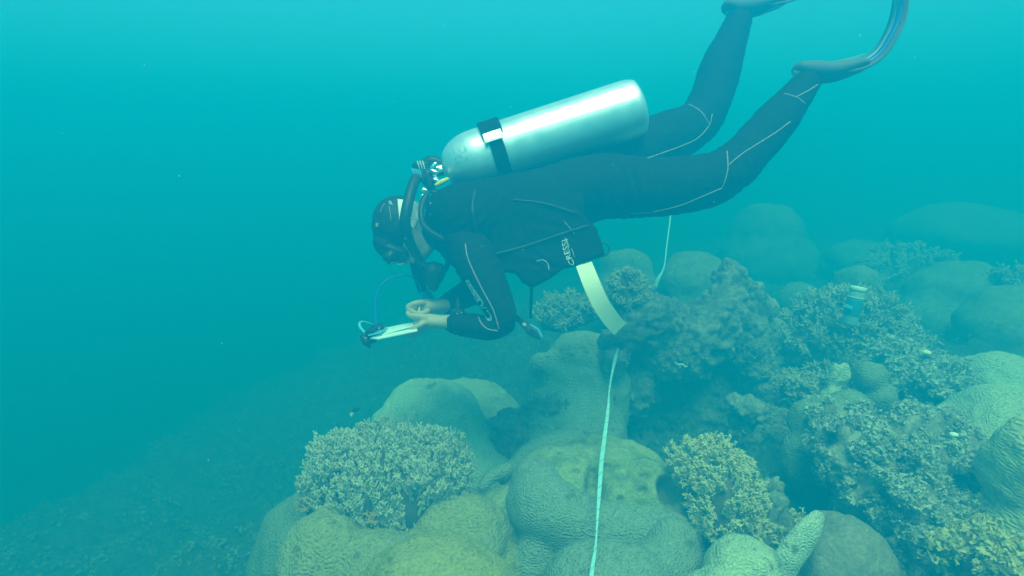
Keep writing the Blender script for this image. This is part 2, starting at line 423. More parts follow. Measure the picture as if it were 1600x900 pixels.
# ridged paddle
A = catmull(pxy([(1222,892,1.50,23), (1240,862,1.50,24), (1262,832,1.51,22), (1277,812,1.52,15)]), 6)
me = fuse([sweep(A[:, :3], A[:, 3], A[:, 3]*0.6, 20, bdir=np.array(FWD))], 0.005, 3); displace(me, [(14, 0.005, 2, '')], 4)
M_PAD = mat_brain('bleached_ridges', (0.62,0.66,0.50), (0.30,0.36,0.26), 0.0065, 0.003, aniso=0.1, seed=7, patchiness=0.0)
setp(link('ridged_coral', me, M_PAD, None, P(1235,880,1.5)), 'pale ridged coral paddle leaning against the smooth brown cone', 'coral')
coral('coral_boulder', [lobe(1318,900,72,92,1.62,1.0,-10), lobe(1300,835,30,38,1.62), lobe(1340,960,90,90,1.62)], M_SMOOTHR,
      'smooth brown silted cone beside the pale ridged paddle', 'rock', 0.010, 6, seed=10)
coral('brain_coral', [lobe(1301,588,12,24,2.25,0.9,8), lobe(1315,588,12,24,2.26,0.9,4), lobe(1300,618,20,16,2.25)], MB_PALE,
      'small egg-shaped brain coral with a central groove, left of the shaggy slope', 'coral', 0.007, 3, group=CG, seed=11)
coral('brain_coral', [lobe(1288,662,48,36,2.15,1.0,-12), lobe(1330,634,34,24,2.2,1.0,10), lobe(1252,712,34,44,2.15,1.0,20)], MB_FINE,
      'lumpy pale-rimmed brain coral below the egg-shaped one', 'coral', 0.010, 5, group=CG, seed=12)
coral('brain_coral', [lobe(1361,590,22,22,2.3), lobe(1375,620,26,26,2.3)], MB_FINE,
      'small round grey coral knob right of the egg-shaped brain coral', 'coral', 0.009, 4, group=CG, seed=13)
coral('brain_coral', [lobe(1560,612,64,57,2.35,1.0,0), lobe(1570,650,80,55,2.4)], MB_PALE,
      'pale round coral dome at the right edge, farther of the two pale domes', 'coral', 0.013, 5, group=CG, seed=14)
coral('brain_coral', [lobe(1580,700,105,92,2.0,1.0,0), lobe(1600,780,120,90,2.0)], MB_PALE,
      'wide pale coral dome at the right edge in front of the farther pale dome', 'coral', 0.013, 6, group=CG, seed=15)
coral('brain_coral', [lobe(1630,740,82,92,1.6,1.0,10), lobe(1640,850,105,110,1.6)], MB_PALEYEL,
      'pale yellowish ribbed coral column at the right edge of the photo', 'coral', 0.010, 6, group=CG, seed=16)

# far domes fading into the water
for i, (lb, ls) in enumerate([
    ('faint round coral dome in the distance below the near knee', [lobe(1198,368,58,52,5.9), lobe(1200,410,75,60,5.9)]),
    ('faded dome-shaped coral right of the diver, just behind the vest ring', [lobe(975,420,42,36,4.2), lobe(975,460,55,50,4.2)]),
    ('dim brown coral dome behind the pointed top of the outcrop', [lobe(1085,442,50,44,3.9), lobe(1090,500,60,60,3.9)]),
    ('bell-shaped coral behind the standing bottle', [lobe(1338,462,36,48,3.7), lobe(1345,510,70,45,3.7)]),
    ('broad faded coral dome right of the bell-shaped one', [lobe(1498,462,72,50,3.9), lobe(1480,510,90,60,3.9)]),
    ('wide, barely visible coral mound highest at the right', [lobe(1500,365,105,48,6.0)]),
    ('large hazy coral dome cut by the right edge of the photo', [lobe(1605,520,95,75,3.2), lobe(1610,580,110,80,3.2)]),
    ('low faint mound between the far dome and the highest mound', [lobe(1350,405,60,32,5.4)]),
    ('small dim rounded coral left of the bottle thicket', [lobe(1242,470,30,32,3.9)])]):
    coral('coral_dome', ls, M_FAR, lb, 'coral', 0.03, 5, [(2.0, 0.05, 3, ''), (8.0, 0.015, 3, '')], seed=20 + i, group='faded coral domes in the distance')
for i, (lb, ls) in enumerate([
    ('pale mound low at the left, cut by the bottom edge of the photo', [lobe(272,905,52,38,3.1)]),
    ('dim blue-green mound on the left slope above the pale mound', [lobe(350,868,62,48,3.8), lobe(370,930,80,50,3.7)])]):
    coral('coral_dome', ls, M_FAR, lb, 'coral', 0.02, 5, seed=40 + i, group='faded coral domes in the distance')

# ------------------------------------------------------------------ branching corals
def twig_template(k=5):
    """a short blunt tapered branchlet along +z, length 1, radius 1"""
    rings = [(0.0, 1.0), (0.45, 0.85), (0.85, 0.75)]; V = []; th = np.arange(k) * 2 * math.pi / k
    for z, r in rings: V += [(r*math.cos(t), r*math.sin(t), z) for t in th]
    V.append((0, 0, 1.0)); F = []
    for i in range(2):
        for j in range(k): F.append((i*k+j, i*k+(j+1) % k, (i+1)*k+(j+1) % k)); F.append((i*k+j, (i+1)*k+(j+1) % k, (i+1)*k+j))
    for j in range(k): F.append((2*k+j, 2*k+(j+1) % k, 3*k))
    return np.array(V), np.array(F)

def flake_template():
    V, F = ico(1); V = V.copy(); F = np.array(F)
    r = np.random.default_rng(3); V *= (1 + 0.35 * r.standard_normal(len(V)))[:, None]
    V[:, 2] *= 0.28; V[:, 0] *= 1.3; V[:, 2] += 0.3 * V[:, 0]**2
    return V, F

def instance(T, F, pos, zdir, length, width, r, flat=None):
    """many transformed copies of a template merged in one mesh"""
    n = len(pos); z = zdir / (np.linalg.norm(zdir, axis=1)[:, None] + 1e-9)
    a = r.standard_normal((n, 3)); x = a - z * np.sum(a * z, 1)[:, None]; x /= np.linalg.norm(x, axis=1)[:, None]
    y = np.cross(z, x)
    V = pos[:, None] + x[:, None] * (T[None, :, 0:1] * width[:, None, None]) + y[:, None] * (T[None, :, 1:2] * (width * (1 if flat is None else flat))[:, None, None]) + z[:, None] * (T[None, :, 2:3] * length[:, None, None])
    Fs = F[None] + (np.arange(n) * len(T))[:, None, None]
    return V.reshape(-1, 3), Fs.reshape(-1, F.shape[1])

def surf_points(me, n, r, up=-0.15):
    """area weighted random points on a mesh, facing upwards or towards the viewer"""
    me.calc_loop_triangles(); V = coords(me)
    T = np.empty(len(me.loop_triangles) * 3, np.int32); me.loop_triangles.foreach_get('vertices', T); T = T.reshape(-1, 3)
    a, b, c = V[T[:, 0]], V[T[:, 1]], V[T[:, 2]]; N = np.cross(b - a, c - a); A = np.linalg.norm(N, axis=1); N /= A[:, None] + 1e-12
    ok = N[:, 2] > up; A = A * ok; i = r.choice(len(T), n, p=A / A.sum())
    u = r.random((n, 1)); v = r.random((n, 1)); m = (u + v) > 1; u = np.where(m, 1 - u, u); v = np.where(m, 1 - v, v)
    return a[i] + u * (b[i] - a[i]) + v * (c[i] - a[i]), N[i]

# encrusted outcrop in the middle
oc = root('rock_outcrop', P(1080, 720, 2.85), 'large dark encrusted outcrop with a pointed top, right below the cream strap', 'rock')
me = fuse([sw([(1146,428,2.86,20), (1138,462,2.84,34), (1118,500,2.82,50), (1080,528,2.80,56), (1040,540,2.80,50)]), sw([(1150,440,2.92,22), (1172,490,3.0,40), (1190,560,3.05,52), (1200,640,3.05,60)]),
           lobe(1012,500,60,44,2.72,0.9,4), lobe(1040,482,34,18,2.75,0.9,0), lobe(970,526,32,22,2.58), lobe(955,562,17,19,2.55), lobe(1168,540,36,60,2.92,0.9,-10),
           lobe(1060,640,100,110,3.15,0.7), lobe(1150,640,80,100,3.15,0.7), lobe(1060,735,120,60,2.95), lobe(1200,690,60,50,2.8), lobe(985,600,40,60,2.85)], 0.009, 3, 'rock')
displace(me, [(4.0, 0.035, 3, ''), (12.0, 0.022, 4, 'bill'), (30.0, 0.010, 4, ''), (75.0, 0.004, 2, '')], 6.0)
rp, rn = surf_points(me, 16000, np.random.default_rng(9), -0.2)
fz = fnoise(rp, 9.0, 3, 4.0); k = fz > -0.25 + 0.9 * (rp[:, 2] > 0.80); rp, rn = rp[k], rn[k]
rk = link('rock', me, M_ROCK, oc)
T_, F_ = ico(1); T_ = np.array(T_) * (1 + 0.3 * np.random.default_rng(2).standard_normal(len(T_)))[:, None]; _r = np.random.default_rng(10)
V, F = instance(T_, np.array(F_), rp, rn + 0.5 * _r.standard_normal(rn.shape), _r.uniform(0.003, 0.011, len(rp)), _r.uniform(0.002, 0.006, len(rp)), _r)
link('algae', fast_mesh('algae', V, F, False), mat_plain('rock_algae', (0.44,0.35,0.20), 0.95, spec=0.05, var=0.7, scale=9), rk)
M_CR = mat_crust('pale_crust', [(0.22,0.21,0.16), (0.42,0.40,0.32), (0.55,0.53,0.45)], 20.0, 0.008, fine=110)
coral('plate_coral', [lobe(1168,636,30,17,2.45,0.8,14), lobe(1160,655,22,14,2.5), lobe(1185,652,14,9,2.42)], M_CR,
      'small pale crusty coral plate on the dark foot of the outcrop', 'coral', 0.006, 1, [(14, 0.02, 3, 'bill'), (50, 0.006, 2, '')], seed=30)
coral('coral_boulder', [lobe(1195,765,28,20,2.05), lobe(1222,838,44,24,1.8), lobe(1205,800,20,26,1.95)], M_ROCK,
      'broken knobbly rock right of the yellow-green bush coral', 'rock', 0.006, 1, [(6, 0.035, 3, ''), (14, 0.03, 3, 'bill'), (44, 0.012, 3, '')], seed=31)
coral('coral_boulder', [lobe(800,690,40,50,2.55), lobe(768,720,26,30,2.5)], M_ROCK,
      'rough dark rock between the darker dome and the dead-topped coral', 'rock', 0.010, 1, [(9, 0.03, 3, 'bill'), (34, 0.009, 3, '')], seed=32)

def bush(name, lobes, mat_core, mat, label, n_fronds, frond_len, frond_w, twig_len, twig_w, twigs=16, seed=1, upb=0.9, spread=0.8, cat='coral', kind='twig', voxel=0.02, group=None, disp=0.02, up=-0.3, clump=0.0, tight=0.5, cr=2.2, along=0.55):
    r = np.random.default_rng(seed)
    core = fuse(lobes, voxel, 3, 'core'); displace(core, [(5.0, disp, 3, ''), (16.0, disp * 0.8, 3, 'bill')], seed)
    p, nn = surf_points(core, n_fronds if not clump else int(n_fronds * cr), r, up)
    if clump:
        fz = fnoise(p, clump, 3, seed); k = fz > np.quantile(fz, 1 - 1 / cr); p, nn = p[k], nn[k]; n_fronds = len(p)
    V0 = coords(core); base = (float(V0[:, 0].mean()), float(V0[:, 1].mean()), float(V0[:, 2].min()))
    rt = root(name, base, label, cat, group)
    d = nn + np.array([0, 0, upb]) + 0.28 * r.standard_normal(nn.shape); d /= np.linalg.norm(d, axis=1)[:, None]
    L = frond_len * r.uniform(0.45, 1.25, n_fronds)
    T, F = twig_template()
    Va, Fa = instance(T, F, p - d * 0.3 * L[:, None], d, L * 1.3, np.full(n_fronds, frond_w), r)
    # buds / branchlets spread along each frond, denser at the tip
    k = twigs; t = 1 - r.random((n_fronds, k)) ** 1.6 * 0.95
    q = p[:, None] + d[:, None] * (L[:, None] * t)[:, :, None] + r.standard_normal((n_fronds, k, 3)) * frond_w * tight
    dd = d[:, None] * along + spread * r.standard_normal((n_fronds, k, 3)) + np.array([0, 0, 0.25])
    q = q.reshape(-1, 3); dd = dd.reshape(-1, 3); m = len(q)
    if kind == 'twig':
        Vb, Fb = instance(T, F, q, dd, twig_len * r.uniform(0.5, 1.3, m), twig_w * r.uniform(0.6, 1.2, m), r)
        # forked tips
        dz = dd / np.linalg.norm(dd, axis=1)[:, None]
        q2 = q + dz * twig_len * 0.55; d2 = dz + min(0.75, spread * 1.1) * r.standard_normal(dz.shape)
        Vc, Fc = instance(T, F, q2, d2, twig_len * r.uniform(0.4, 0.8, m), twig_w * 0.75 * r.uniform(0.6, 1.2, m), r)
        Vb = np.vstack([Vb, Vc]); Fb = np.vstack([Fb, Fc + m * len(T)])
    else:
        Tf, Ff = flake_template()
        Vb, Fb = instance(Tf, Ff, q, dd, twig_w * r.uniform(0.6, 1.5, m), twig_len * r.uniform(0.5, 1.3, m), r, 0.7)
    Vx = np.vstack([Va, Vb]); Fx = np.vstack([Fa, Fb + len(Va)])
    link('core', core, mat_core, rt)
    link('branches', fast_mesh('branches', Vx, Fx, kind == 'twig'), mat, rt)
    return rt

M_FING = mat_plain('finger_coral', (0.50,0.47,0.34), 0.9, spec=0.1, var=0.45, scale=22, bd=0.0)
M_FINGD = mat_plain('shaded_gap_core', (0.13,0.12,0.085), 0.95, spec=0.1, var=0.5, scale=20, bd=0.01)  # core coloured dark to stand for shade in the gaps between branches
M_LEAF = mat_plain('leafy_yellow', (0.60,0.53,0.28), 0.9, spec=0.1, var=0.35, scale=25)
M_SHAG = mat_plain('shaggy_plates', (0.48,0.46,0.36), 0.9, spec=0.1, var=0.65, scale=14)
M_SHAGY = mat_plain('shaggy_yellow', (0.55,0.47,0.20), 0.9, spec=0.1, var=0.5, scale=16)
M_DIM = mat_plain('dull_branches', (0.42,0.39,0.28), 0.9, spec=0.1, var=0.5, scale=18)
M_TIPY = mat_plain('orange_tips', (0.52,0.34,0.09), 0.9, spec=0.1, var=0.4, scale=18)
BG = 'branching corals on the reef'
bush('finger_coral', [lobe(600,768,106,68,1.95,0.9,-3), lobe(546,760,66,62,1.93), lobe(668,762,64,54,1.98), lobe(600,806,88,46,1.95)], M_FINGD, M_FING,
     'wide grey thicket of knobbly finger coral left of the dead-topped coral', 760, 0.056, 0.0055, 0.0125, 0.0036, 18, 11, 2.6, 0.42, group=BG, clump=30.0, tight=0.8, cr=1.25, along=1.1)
bush('finger_coral', [lobe(592,812,18,16,1.78)], M_FINGD, M_TIPY,
     'small orange-tipped tuft at the front foot of the grey finger coral thicket', 46, 0.026, 0.004, 0.011, 0.003, 10, 12, 0.8, 0.5, group=BG, voxel=0.008, disp=0.006)
bush('finger_coral', [lobe(489,790,12,24,1.86)], M_FINGD, M_TIPY,
     'narrow brownish-yellow tuft on the left flank of the grey finger coral thicket', 36, 0.022, 0.004, 0.010, 0.003, 10, 13, 0.8, 0.5, group=BG, voxel=0.008, disp=0.006)
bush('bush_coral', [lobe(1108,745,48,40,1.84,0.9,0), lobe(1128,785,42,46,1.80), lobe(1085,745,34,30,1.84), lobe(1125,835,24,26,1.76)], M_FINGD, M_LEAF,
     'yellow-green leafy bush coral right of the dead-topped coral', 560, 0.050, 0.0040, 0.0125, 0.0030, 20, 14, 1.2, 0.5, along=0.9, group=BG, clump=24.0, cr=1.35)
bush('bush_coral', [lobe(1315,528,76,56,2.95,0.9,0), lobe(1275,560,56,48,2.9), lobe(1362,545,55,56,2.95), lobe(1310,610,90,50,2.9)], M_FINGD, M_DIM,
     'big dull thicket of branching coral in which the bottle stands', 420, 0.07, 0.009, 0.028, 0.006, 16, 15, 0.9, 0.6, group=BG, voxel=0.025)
bush('bush_coral', [lobe(1440,600,62,42,2.55,0.9,0), lobe(1400,575,42,36,2.7), lobe(1480,630,50,46,2.4)], M_ROCK, M_SHAG,
     'mottled coral thicket sloping down right of the bottle thicket', 1100, 0.03, 0.005, 0.009, 0.005, 20, 16, 0.7, 1.0, group=BG, kind='flake', voxel=0.016, disp=0.04, clump=13.0, tight=1.4)
bush('plate_coral', [lobe(1385,745,125,68,1.95,0.9,32), lobe(1450,815,105,62,1.8,0.9,35), lobe(1330,690,75,42,2.1,0.9,20), lobe(1465,735,80,60,1.95), lobe(1500,870,100,66,1.72)], M_ROCK, M_SHAG,
     'wide shaggy slope of small ragged coral plates in front of the pale domes', 2600, 0.022, 0.004, 0.0066, 0.0036, 24, 17, 0.6, 1.0, group=BG, kind='flake', voxel=0.014, disp=0.05, clump=16.0, tight=1.4)
bush('plate_coral', [lobe(1550,890,62,42,1.45,0.9,20), lobe(1600,930,60,50,1.42)], M_FINGD, M_SHAGY,
     'bright yellow ragged coral in the bottom right corner', 600, 0.032, 0.0035, 0.0075, 0.0036, 20, 18, 0.7, 1.0, group=BG, kind='flake', voxel=0.012, clump=20.0, disp=0.03, tight=1.3)
bush('bush_coral', [lobe(975,452,24,20,2.72), lobe(985,472,30,18,2.7)], M_FINGD, M_LEAF,
     'little pale bush coral on the outcrop beside the cream strap', 80, 0.042, 0.006, 0.020, 0.0045, 14, 19, 0.8, 0.8, group=BG, voxel=0.015)
bush('bush_coral', [lobe(845,655,28,22,2.55), lobe(870,640,16,14,2.5)], M_FINGD, M_DIM,
     'small dim bush coral at the foot of the upright coral column', 90, 0.035, 0.005, 0.018, 0.004, 12, 20, 0.8, 0.8, group=BG, voxel=0.015)
bush('bush_coral', [lobe(1275,615,32,16,2.35), lobe(1240,605,24,14,2.4)], M_FINGD, M_DIM,
     'low feathery coral left of the egg-shaped brain coral', 110, 0.030, 0.005, 0.016, 0.004, 12, 21, 0.5, 0.9, group=BG, voxel=0.012)
bush('bush_coral', [lobe(1420,430,66,30,4.6), lobe(1380,450,50,30,4.5)], M_FINGD, M_DIM,
     'faint rough thicket in the distance above the bell-shaped coral', 130, 0.08, 0.014, 0.04, 0.010, 10, 22, 0.6, 0.8, group=BG, voxel=0.04)
bush('bush_coral', [lobe(1590,455,36,30,3.6)], M_FINGD, M_DIM,
     'hazy bush coral at the right edge above the large hazy dome', 70, 0.06, 0.010, 0.03, 0.008, 10, 23, 0.6, 0.8, group=BG, voxel=0.03)
bush('bush_coral', [lobe(885,490,44,18,3.6), lobe(870,500,30,16,3.5)], M_FINGD, M_DIM,
     'faint low thicket between the hanging gauge and the cream strap', 90, 0.05, 0.009, 0.03, 0.007, 10, 24, 0.6, 0.8, group=BG, voxel=0.03)
bush('bush_coral', [lobe(1252,812,14,10,1.62)], M_FINGD, M_LEAF,
     'tiny twiggy sprig on top of the pale ridged paddle', 8, 0.02, 0.002, 0.009, 0.0018, 6, 25, 0.8, 0.8, group=BG, voxel=0.008, disp=0.003)
bush('bush_coral', [lobe(1215,855,32,20,1.68), lobe(1190,840,20,18,1.72)], M_FINGD, M_LEAF,
     'mossy yellowish clump left of the pale ridged paddle', 120, 0.014, 0.003, 0.008, 0.0025, 10, 26, 0.5, 0.9, group=BG, voxel=0.010, disp=0.01)

# low algal turf and rubble bits over the bed between the corals
def turf():
    r = np.random.default_rng(77); n = 15000
    y = 0.9 + 4.6 * r.random(n) ** 1.3; x = (r.random(n) * 2 - 1) * (0.95 * y + 0.3)
    bed = bpy.data.objects['seabed'].data
    bv = BVHTree.FromPolygons([tuple(v.co) for v in bed.vertices], [tuple(p.vertices) for p in bed.polygons])
    Q = np.stack([x, y, np.zeros(n)], 1); fz = fnoise(Q, 4.0, 3, 2.0); k = fz > -0.05; x, y = x[k], y[k]
    pts = []
    for a, b in zip(x, y):
        h = bv.ray_cast(Vector((a, b, 4.0)), Vector((0, 0, -1)))
        if h[0] is not None: pts.append(h[0][:])
    p = np.array(pts); m = 4; q = (p[:, None] + r.standard_normal((len(p), m, 3)) * np.array([0.018, 0.018, 0.010])).reshape(-1, 3)
    T, F = ico(1); F = np.array(F); T = T * (1 + 0.3 * np.random.default_rng(1).standard_normal(len(T)))[:, None]
    s = r.uniform(0.004, 0.013, len(q))
    V, Fx = instance(T, F, q, r.standard_normal(q.shape) + np.array([0, 0, 1.0]), s * r.uniform(0.4, 1.4, len(q)), s, r, 0.7)
    setp(link('algal_turf', fast_mesh('turf', V, Fx, False), M_TURF), kind='stuff')
M_TURF = mat_plain('turf_bits', (0.26,0.29,0.16), 0.95, spec=0.1, var=0.75, scale=5)
turf()

# ------------------------------------------------------------------ diver
def chain(pts, n=20, sub=5, caps=True):
    """(px,py,d,ra,rb) photo pixels: centre line with half width across (ra) and in depth (rb)"""
    A = np.array([(*P(a, b, c), ra * c / FPX, rb * c / FPX) for a, b, c, ra, rb in pts]); A = catmull(A, sub)
    return sweep(A[:, :3], np.maximum(A[:, 3], 0.001), np.maximum(A[:, 4], 0.001), n, bdir=np.array(FWD), round_caps=caps)
def tube_px(pts, n=12, sub=6, caps=True):
    A = np.array([(*P(a, b, c), r * c / FPX) for a, b, c, r in pts]); A = catmull(A, sub)
    return sweep(A[:, :3], np.maximum(A[:, 3], 0.0004), None, n, None, caps)

M_SKIN = mat_plain('wet_skin', (0.48,0.36,0.27), 0.7, var=0.08, scale=30, bd=0.0006)
M_SUIT = mat_plain('black_neoprene', (0.009,0.009,0.010), 0.8, spec=0.08, var=0.3, scale=160, bd=0.0008)
M_VEST = mat_plain('vest_nylon', (0.007,0.007,0.008), 0.85, spec=0.08, var=0.3, scale=240, bd=0.0008)
M_BLACK = mat_plain('black_rubber', (0.014,0.014,0.015), 0.5, spec=0.3, var=0.2)
M_SEAM = mat_plain('pale_stitching', (0.36,0.28,0.27), 0.8, spec=0.1)
M_WHITE = mat_plain('white_neoprene', (0.92,0.88,0.78), 0.7, spec=0.2, var=0.05)
M_PRINT = mat_plain('grey_print', (0.62,0.66,0.62), 0.8, spec=0.1, var=0.1)
M_CHROME = mat_plain('chrome', (0.85,0.87,0.88), 0.22, 1.0, var=0.02)
M_YELLOW = mat_plain('yellow_plastic', (0.85,0.60,0.03), 0.5, var=0.05)
M_BLUE = mat_plain('blue_rubber', (0.01,0.16,0.62), 0.45, var=0.1)
M_LBLUE = mat_plain('light_blue_plastic', (0.12,0.45,0.72), 0.45, var=0.06)
M_FIN = mat_plain('grey_fin_rubber', (0.10,0.11,0.12), 0.75, spec=0.2, var=0.2)
M_FINP = mat_plain('fin_pale_panel', (0.20,0.25,0.28), 0.4, spec=0.5, var=0.2)
M_FINB = mat_plain('fin_blue_panel', (0.02,0.13,0.50), 0.4, spec=0.5, var=0.2)
M_HAIR = mat_plain('dark_hair_cap', (0.014,0.012,0.012), 0.6, spec=0.25, var=0.3)
M_SLATE = mat_plain('slate_paper', (0.80,0.94,0.98), 0.6, var=0.02)
M_CREAM = mat_plain('cream_webbing', (0.86,0.80,0.60), 0.8, var=0.06, scale=120, bd=0.0004)
M_PINK = mat_plain('pink_print', (0.85,0.35,0.45), 0.7, var=0.03)

diver = root('person', P(800, 340, 2.02), 'scuba diver in a black wetsuit swimming head-left over the reef, writing on a slate', 'person')

TORSO = [(696,357,2.03,34,46), (720,350,2.03,48,84), (780,338,2.03,54,84), (850,318,2.03,52,72), (905,300,2.03,50,72), (950,290,2.03,46,72)]
LEG_N = [(935,292,1.97,46,36), (985,293,1.94,45,40), (1045,292,1.92,43,41), (1105,282,1.90,39,38), (1145,262,1.89,35,34), (1180,226,1.90,31,31),
         (1212,188,1.91,29,29), (1240,154,1.92,23,24), (1264,124,1.93,18,19)]
LEG_F = [(935,272,2.12,40,34), (985,240,2.15,40,38), (1045,215,2.19,38,38), (1090,190,2.22,32,33), (1112,150,2.25,29,31), (1124,110,2.28,29,29), (1140,70,2.31,23,24), (1154,32,2.33,17,18)]
ARM_N = [(722,362,1.93,30,28), (742,405,1.86,33,31), (766,452,1.83,28,28), (786,494,1.82,20,24), (772,512,1.83,17,20), (735,510,1.86,17,18), (702,504,1.90,12.5,14)]
ARM_F = [(715,385,2.20,28,26), (748,410,2.24,27,26), (760,438,2.22,22,23), (735,456,2.18,20,20), (706,472,2.10,15,16), (690,478,2.07,11.5,13)]
FOOT_N = [(1252,112,1.93,13,14), (1290,112,1.93,14,17), (1335,104,1.92,10,18)]
FOOT_F = [(1144,14,2.33,12,13), (1180,12,2.33,12,15), (1215,4,2.33,9,16)]

def grow(pts, k): return [(a, b, c, ra + k, rb + k) for a, b, c, ra, rb in pts]
HEAD = [ell(P(625,352,2.02), (0.082,0.080,0.092), None, 4), ell(P(648,376,2.02), (0.055,0.060,0.060), None, 3),
        ell(P(612,380,2.02), (0.052,0.062,0.050), None, 3),                       # brow
        chain([(628,396,2.02,9,9), (634,408,2.02,6,6)], 12),                      # nose
        chain([(655,396,2.02,15,18), (664,388,2.02,14,20)], 12),                  # chin and jaw
        chain([(646,405,2.02,7,14), (650,405,2.02,7,14)], 12),                    # lips
        ell(P(640,362,1.94), (0.017,0.010,0.026), None, 3), ell(P(640,362,2.10), (0.017,0.010,0.026), None, 3),   # ears
        chain([(640,356,2.02,24,27), (672,357,2.03,25,30), (700,352,2.03,30,44)], 16)]
M = 3.9
def finger(pts, r0, r1): 
    n = len(pts); return chain([(a, b, c, r0 + (r1 - r0) * i / (n - 1), r0 + (r1 - r0) * i / (n - 1)) for i, (a, b, c) in enumerate(pts)], 10, 4)
HAND_N = [chain([(702,504,1.90,11.5,13), (685,503,1.91,11,15), (668,502,1.92,12,19), (657,504,1.93,9.5,18)], 16),
          finger([(664,496,1.89), (652,494,1.89), (641,493,1.905), (637,489,1.92)], 5.2, 4.0),            # thumb on top of the slate
          finger([(660,506,1.88), (648,512,1.875), (639,516,1.89), (636,520,1.92)], 4.6, 3.6),
          finger([(662,509,1.90), (650,517,1.895), (641,521,1.91), (640,522,1.95)], 4.7, 3.6),
          finger([(664,511,1.93), (652,519,1.93), (644,524,1.945), (644,523,1.98)], 4.5, 3.4),
          finger([(667,511,1.96), (656,518,1.965), (649,522,1.98), (650,520,2.01)], 4.0, 3.1)]
HAND_F = [chain([(692,478,2.07,11,12), (678,478,2.05,12,15), (662,480,2.04,12,18), (655,481,2.04,10,16)], 16),
          finger([(660,473,2.00), (648,474,1.985), (637,480,1.985), (645,487,1.985), (652,490,1.99)], 4.9, 3.7),   # index, bent onto the pencil
          finger([(668,486,1.99), (660,490,1.975), (653,489,1.975)], 5.2, 4.2),                                  # thumb
          finger([(656,477,2.03), (644,480,2.02), (639,487,2.02), (648,493,2.02)], 4.9, 3.7),
          finger([(657,481,2.06), (645,485,2.06), (642,492,2.06), (651,496,2.05)], 4.6, 3.5),
          finger([(660,484,2.09), (650,488,2.09), (647,494,2.09), (655,497,2.08)], 4.1, 3.2)]
me = fuse([chain(TORSO, 28), chain(LEG_N), chain(LEG_F), chain(ARM_N), chain(ARM_F), chain(FOOT_N), chain(FOOT_F)] + HEAD + HAND_N + HAND_F, 0.0042, 3, 'body')
bme = me.copy(); BV_BODY = BVHTree.FromPolygons([v.co[:] for v in bme.vertices], [tuple(p.vertices) for p in bme.polygons]); bpy.data.meshes.remove(bme)
body = link('body', me, M_SKIN, diver)
K = 3.2
me = fuse([chain(grow(TORSO, K), 28), chain(grow(LEG_N[:-1] + [(1262,126,1.93,18.5,19.5)], K)), chain(grow(LEG_F, K)), chain(grow(ARM_N[:-1] + [(707,505,1.895,13,14.5)], 2.2)), chain(grow(ARM_F[:-1] + [(700,475,2.09,13.5,14.5)], 2.2)),
           chain([(663,356,2.03,27,32), (676,357,2.03,30,36), (695,355,2.03,38,52)], 20, 5, False)], 0.0055, 3, 'wetsuit')
displace(me, [(9.0, 0.0045, 3, ''), (26.0, 0.002, 2, '')], 5.0)
def wrinkle(me, joints):
    V = coords(me); N = normals(me); d = np.zeros(len(V))
    for (a, b, c), (a2, b2, c2), rad, wl, amp in joints:
        q = np.array(P(a, b, c)); ax = np.array(P(a2, b2, c2)) - q; ax /= np.linalg.norm(ax); e = V - q; g = np.exp(-(e**2).sum(1) / rad**2); k = g > 0.02
        ph = fnoise(V[k], 11.0, 2, a * 0.01) * 4.5; d[k] += amp * g[k] * np.sin((e[k] @ ax) * 2 * math.pi / wl + ph)
    V = V + N * d[:, None]; me.vertices.foreach_set('co', V.astype(np.float32).ravel()); me.update()
wrinkle(me, [((1146,262,1.89), (1100,285,1.9), .075, .026, .0032), ((1108,192,2.22), (1060,212,2.2), .075, .026, .0032), ((786,500,1.84), (766,452,1.84), .06, .02, .003),
             ((745,410,1.86), (760,450,1.85), .07, .03, .003), ((720,512,1.88), (760,512,1.85), .05, .018, .0022), ((985,293,1.92), (1045,292,1.92), .11, .035, .0035),
             ((1250,140,1.92), (1225,170,1.92), .05, .018, .002), ((1145,50,2.32), (1135,90,2.3), .05, .018, .002), ((715,465,2.1), (745,450,2.15), .06, .02, .0025)])
suit_me = me.copy(); suit = link('wetsuit', me, M_SUIT, diver)
BV_SUIT = BVHTree.FromPolygons([v.co[:] for v in suit_me.vertices], [tuple(p.vertices) for p in suit_me.polygons])
def hit(bvh, px, py, lift=0.0, d0=2.0):
    dr = (P(px, py, 1.0) - CAM).normalized()
    if isinstance(bvh, tuple):
        hs = [b.ray_cast(CAM, dr) for b in bvh]; hs = [q for q in hs if q[0] is not None]; h = min(hs, key=lambda q: q[3]) if hs else (None,)
    else: h = bvh.ray_cast(CAM, dr)
    if h[0] is None: return P(px, py, d0)
    return h[0] - dr * lift
def seam(name, pts, bvh, r, mat, parent, sub=6, lift=0.0008):
    A = catmull(np.array(pts, float), sub); C = np.array([hit(bvh, a, b, lift) for a, b in A])
    V, F = sweep(C, r, None, 6, None, False); return link(name, np_mesh(name, V, F), mat, parent)
for pts in ([(727,381), (730,400), (740,425), (755,455), (770,483), (777,505), (779,514)],
            [(747,494), (752,505), (762,514), (778,517)],
            [(1136,236), (1137,250), (1137,265), (1133,282), (1128,294)],
            [(1138,258), (1160,240), (1185,224), (1212,207), (1235,190)],
            [(1128,294), (1095,308), (1060,322), (1015,332), (985,334)],
            [(1076,163), (1090,170), (1100,180), (1108,194)],
            [(1012,247), (1035,239), (1065,228), (1090,216), (1108,196), (1113,178)],
            [(1225,146), (1245,152), (1258,162)], [(1243,152), (1262,142), (1278,132)]):
    seam('stitching', pts, BV_SUIT, 0.0017, M_SEAM, suit)

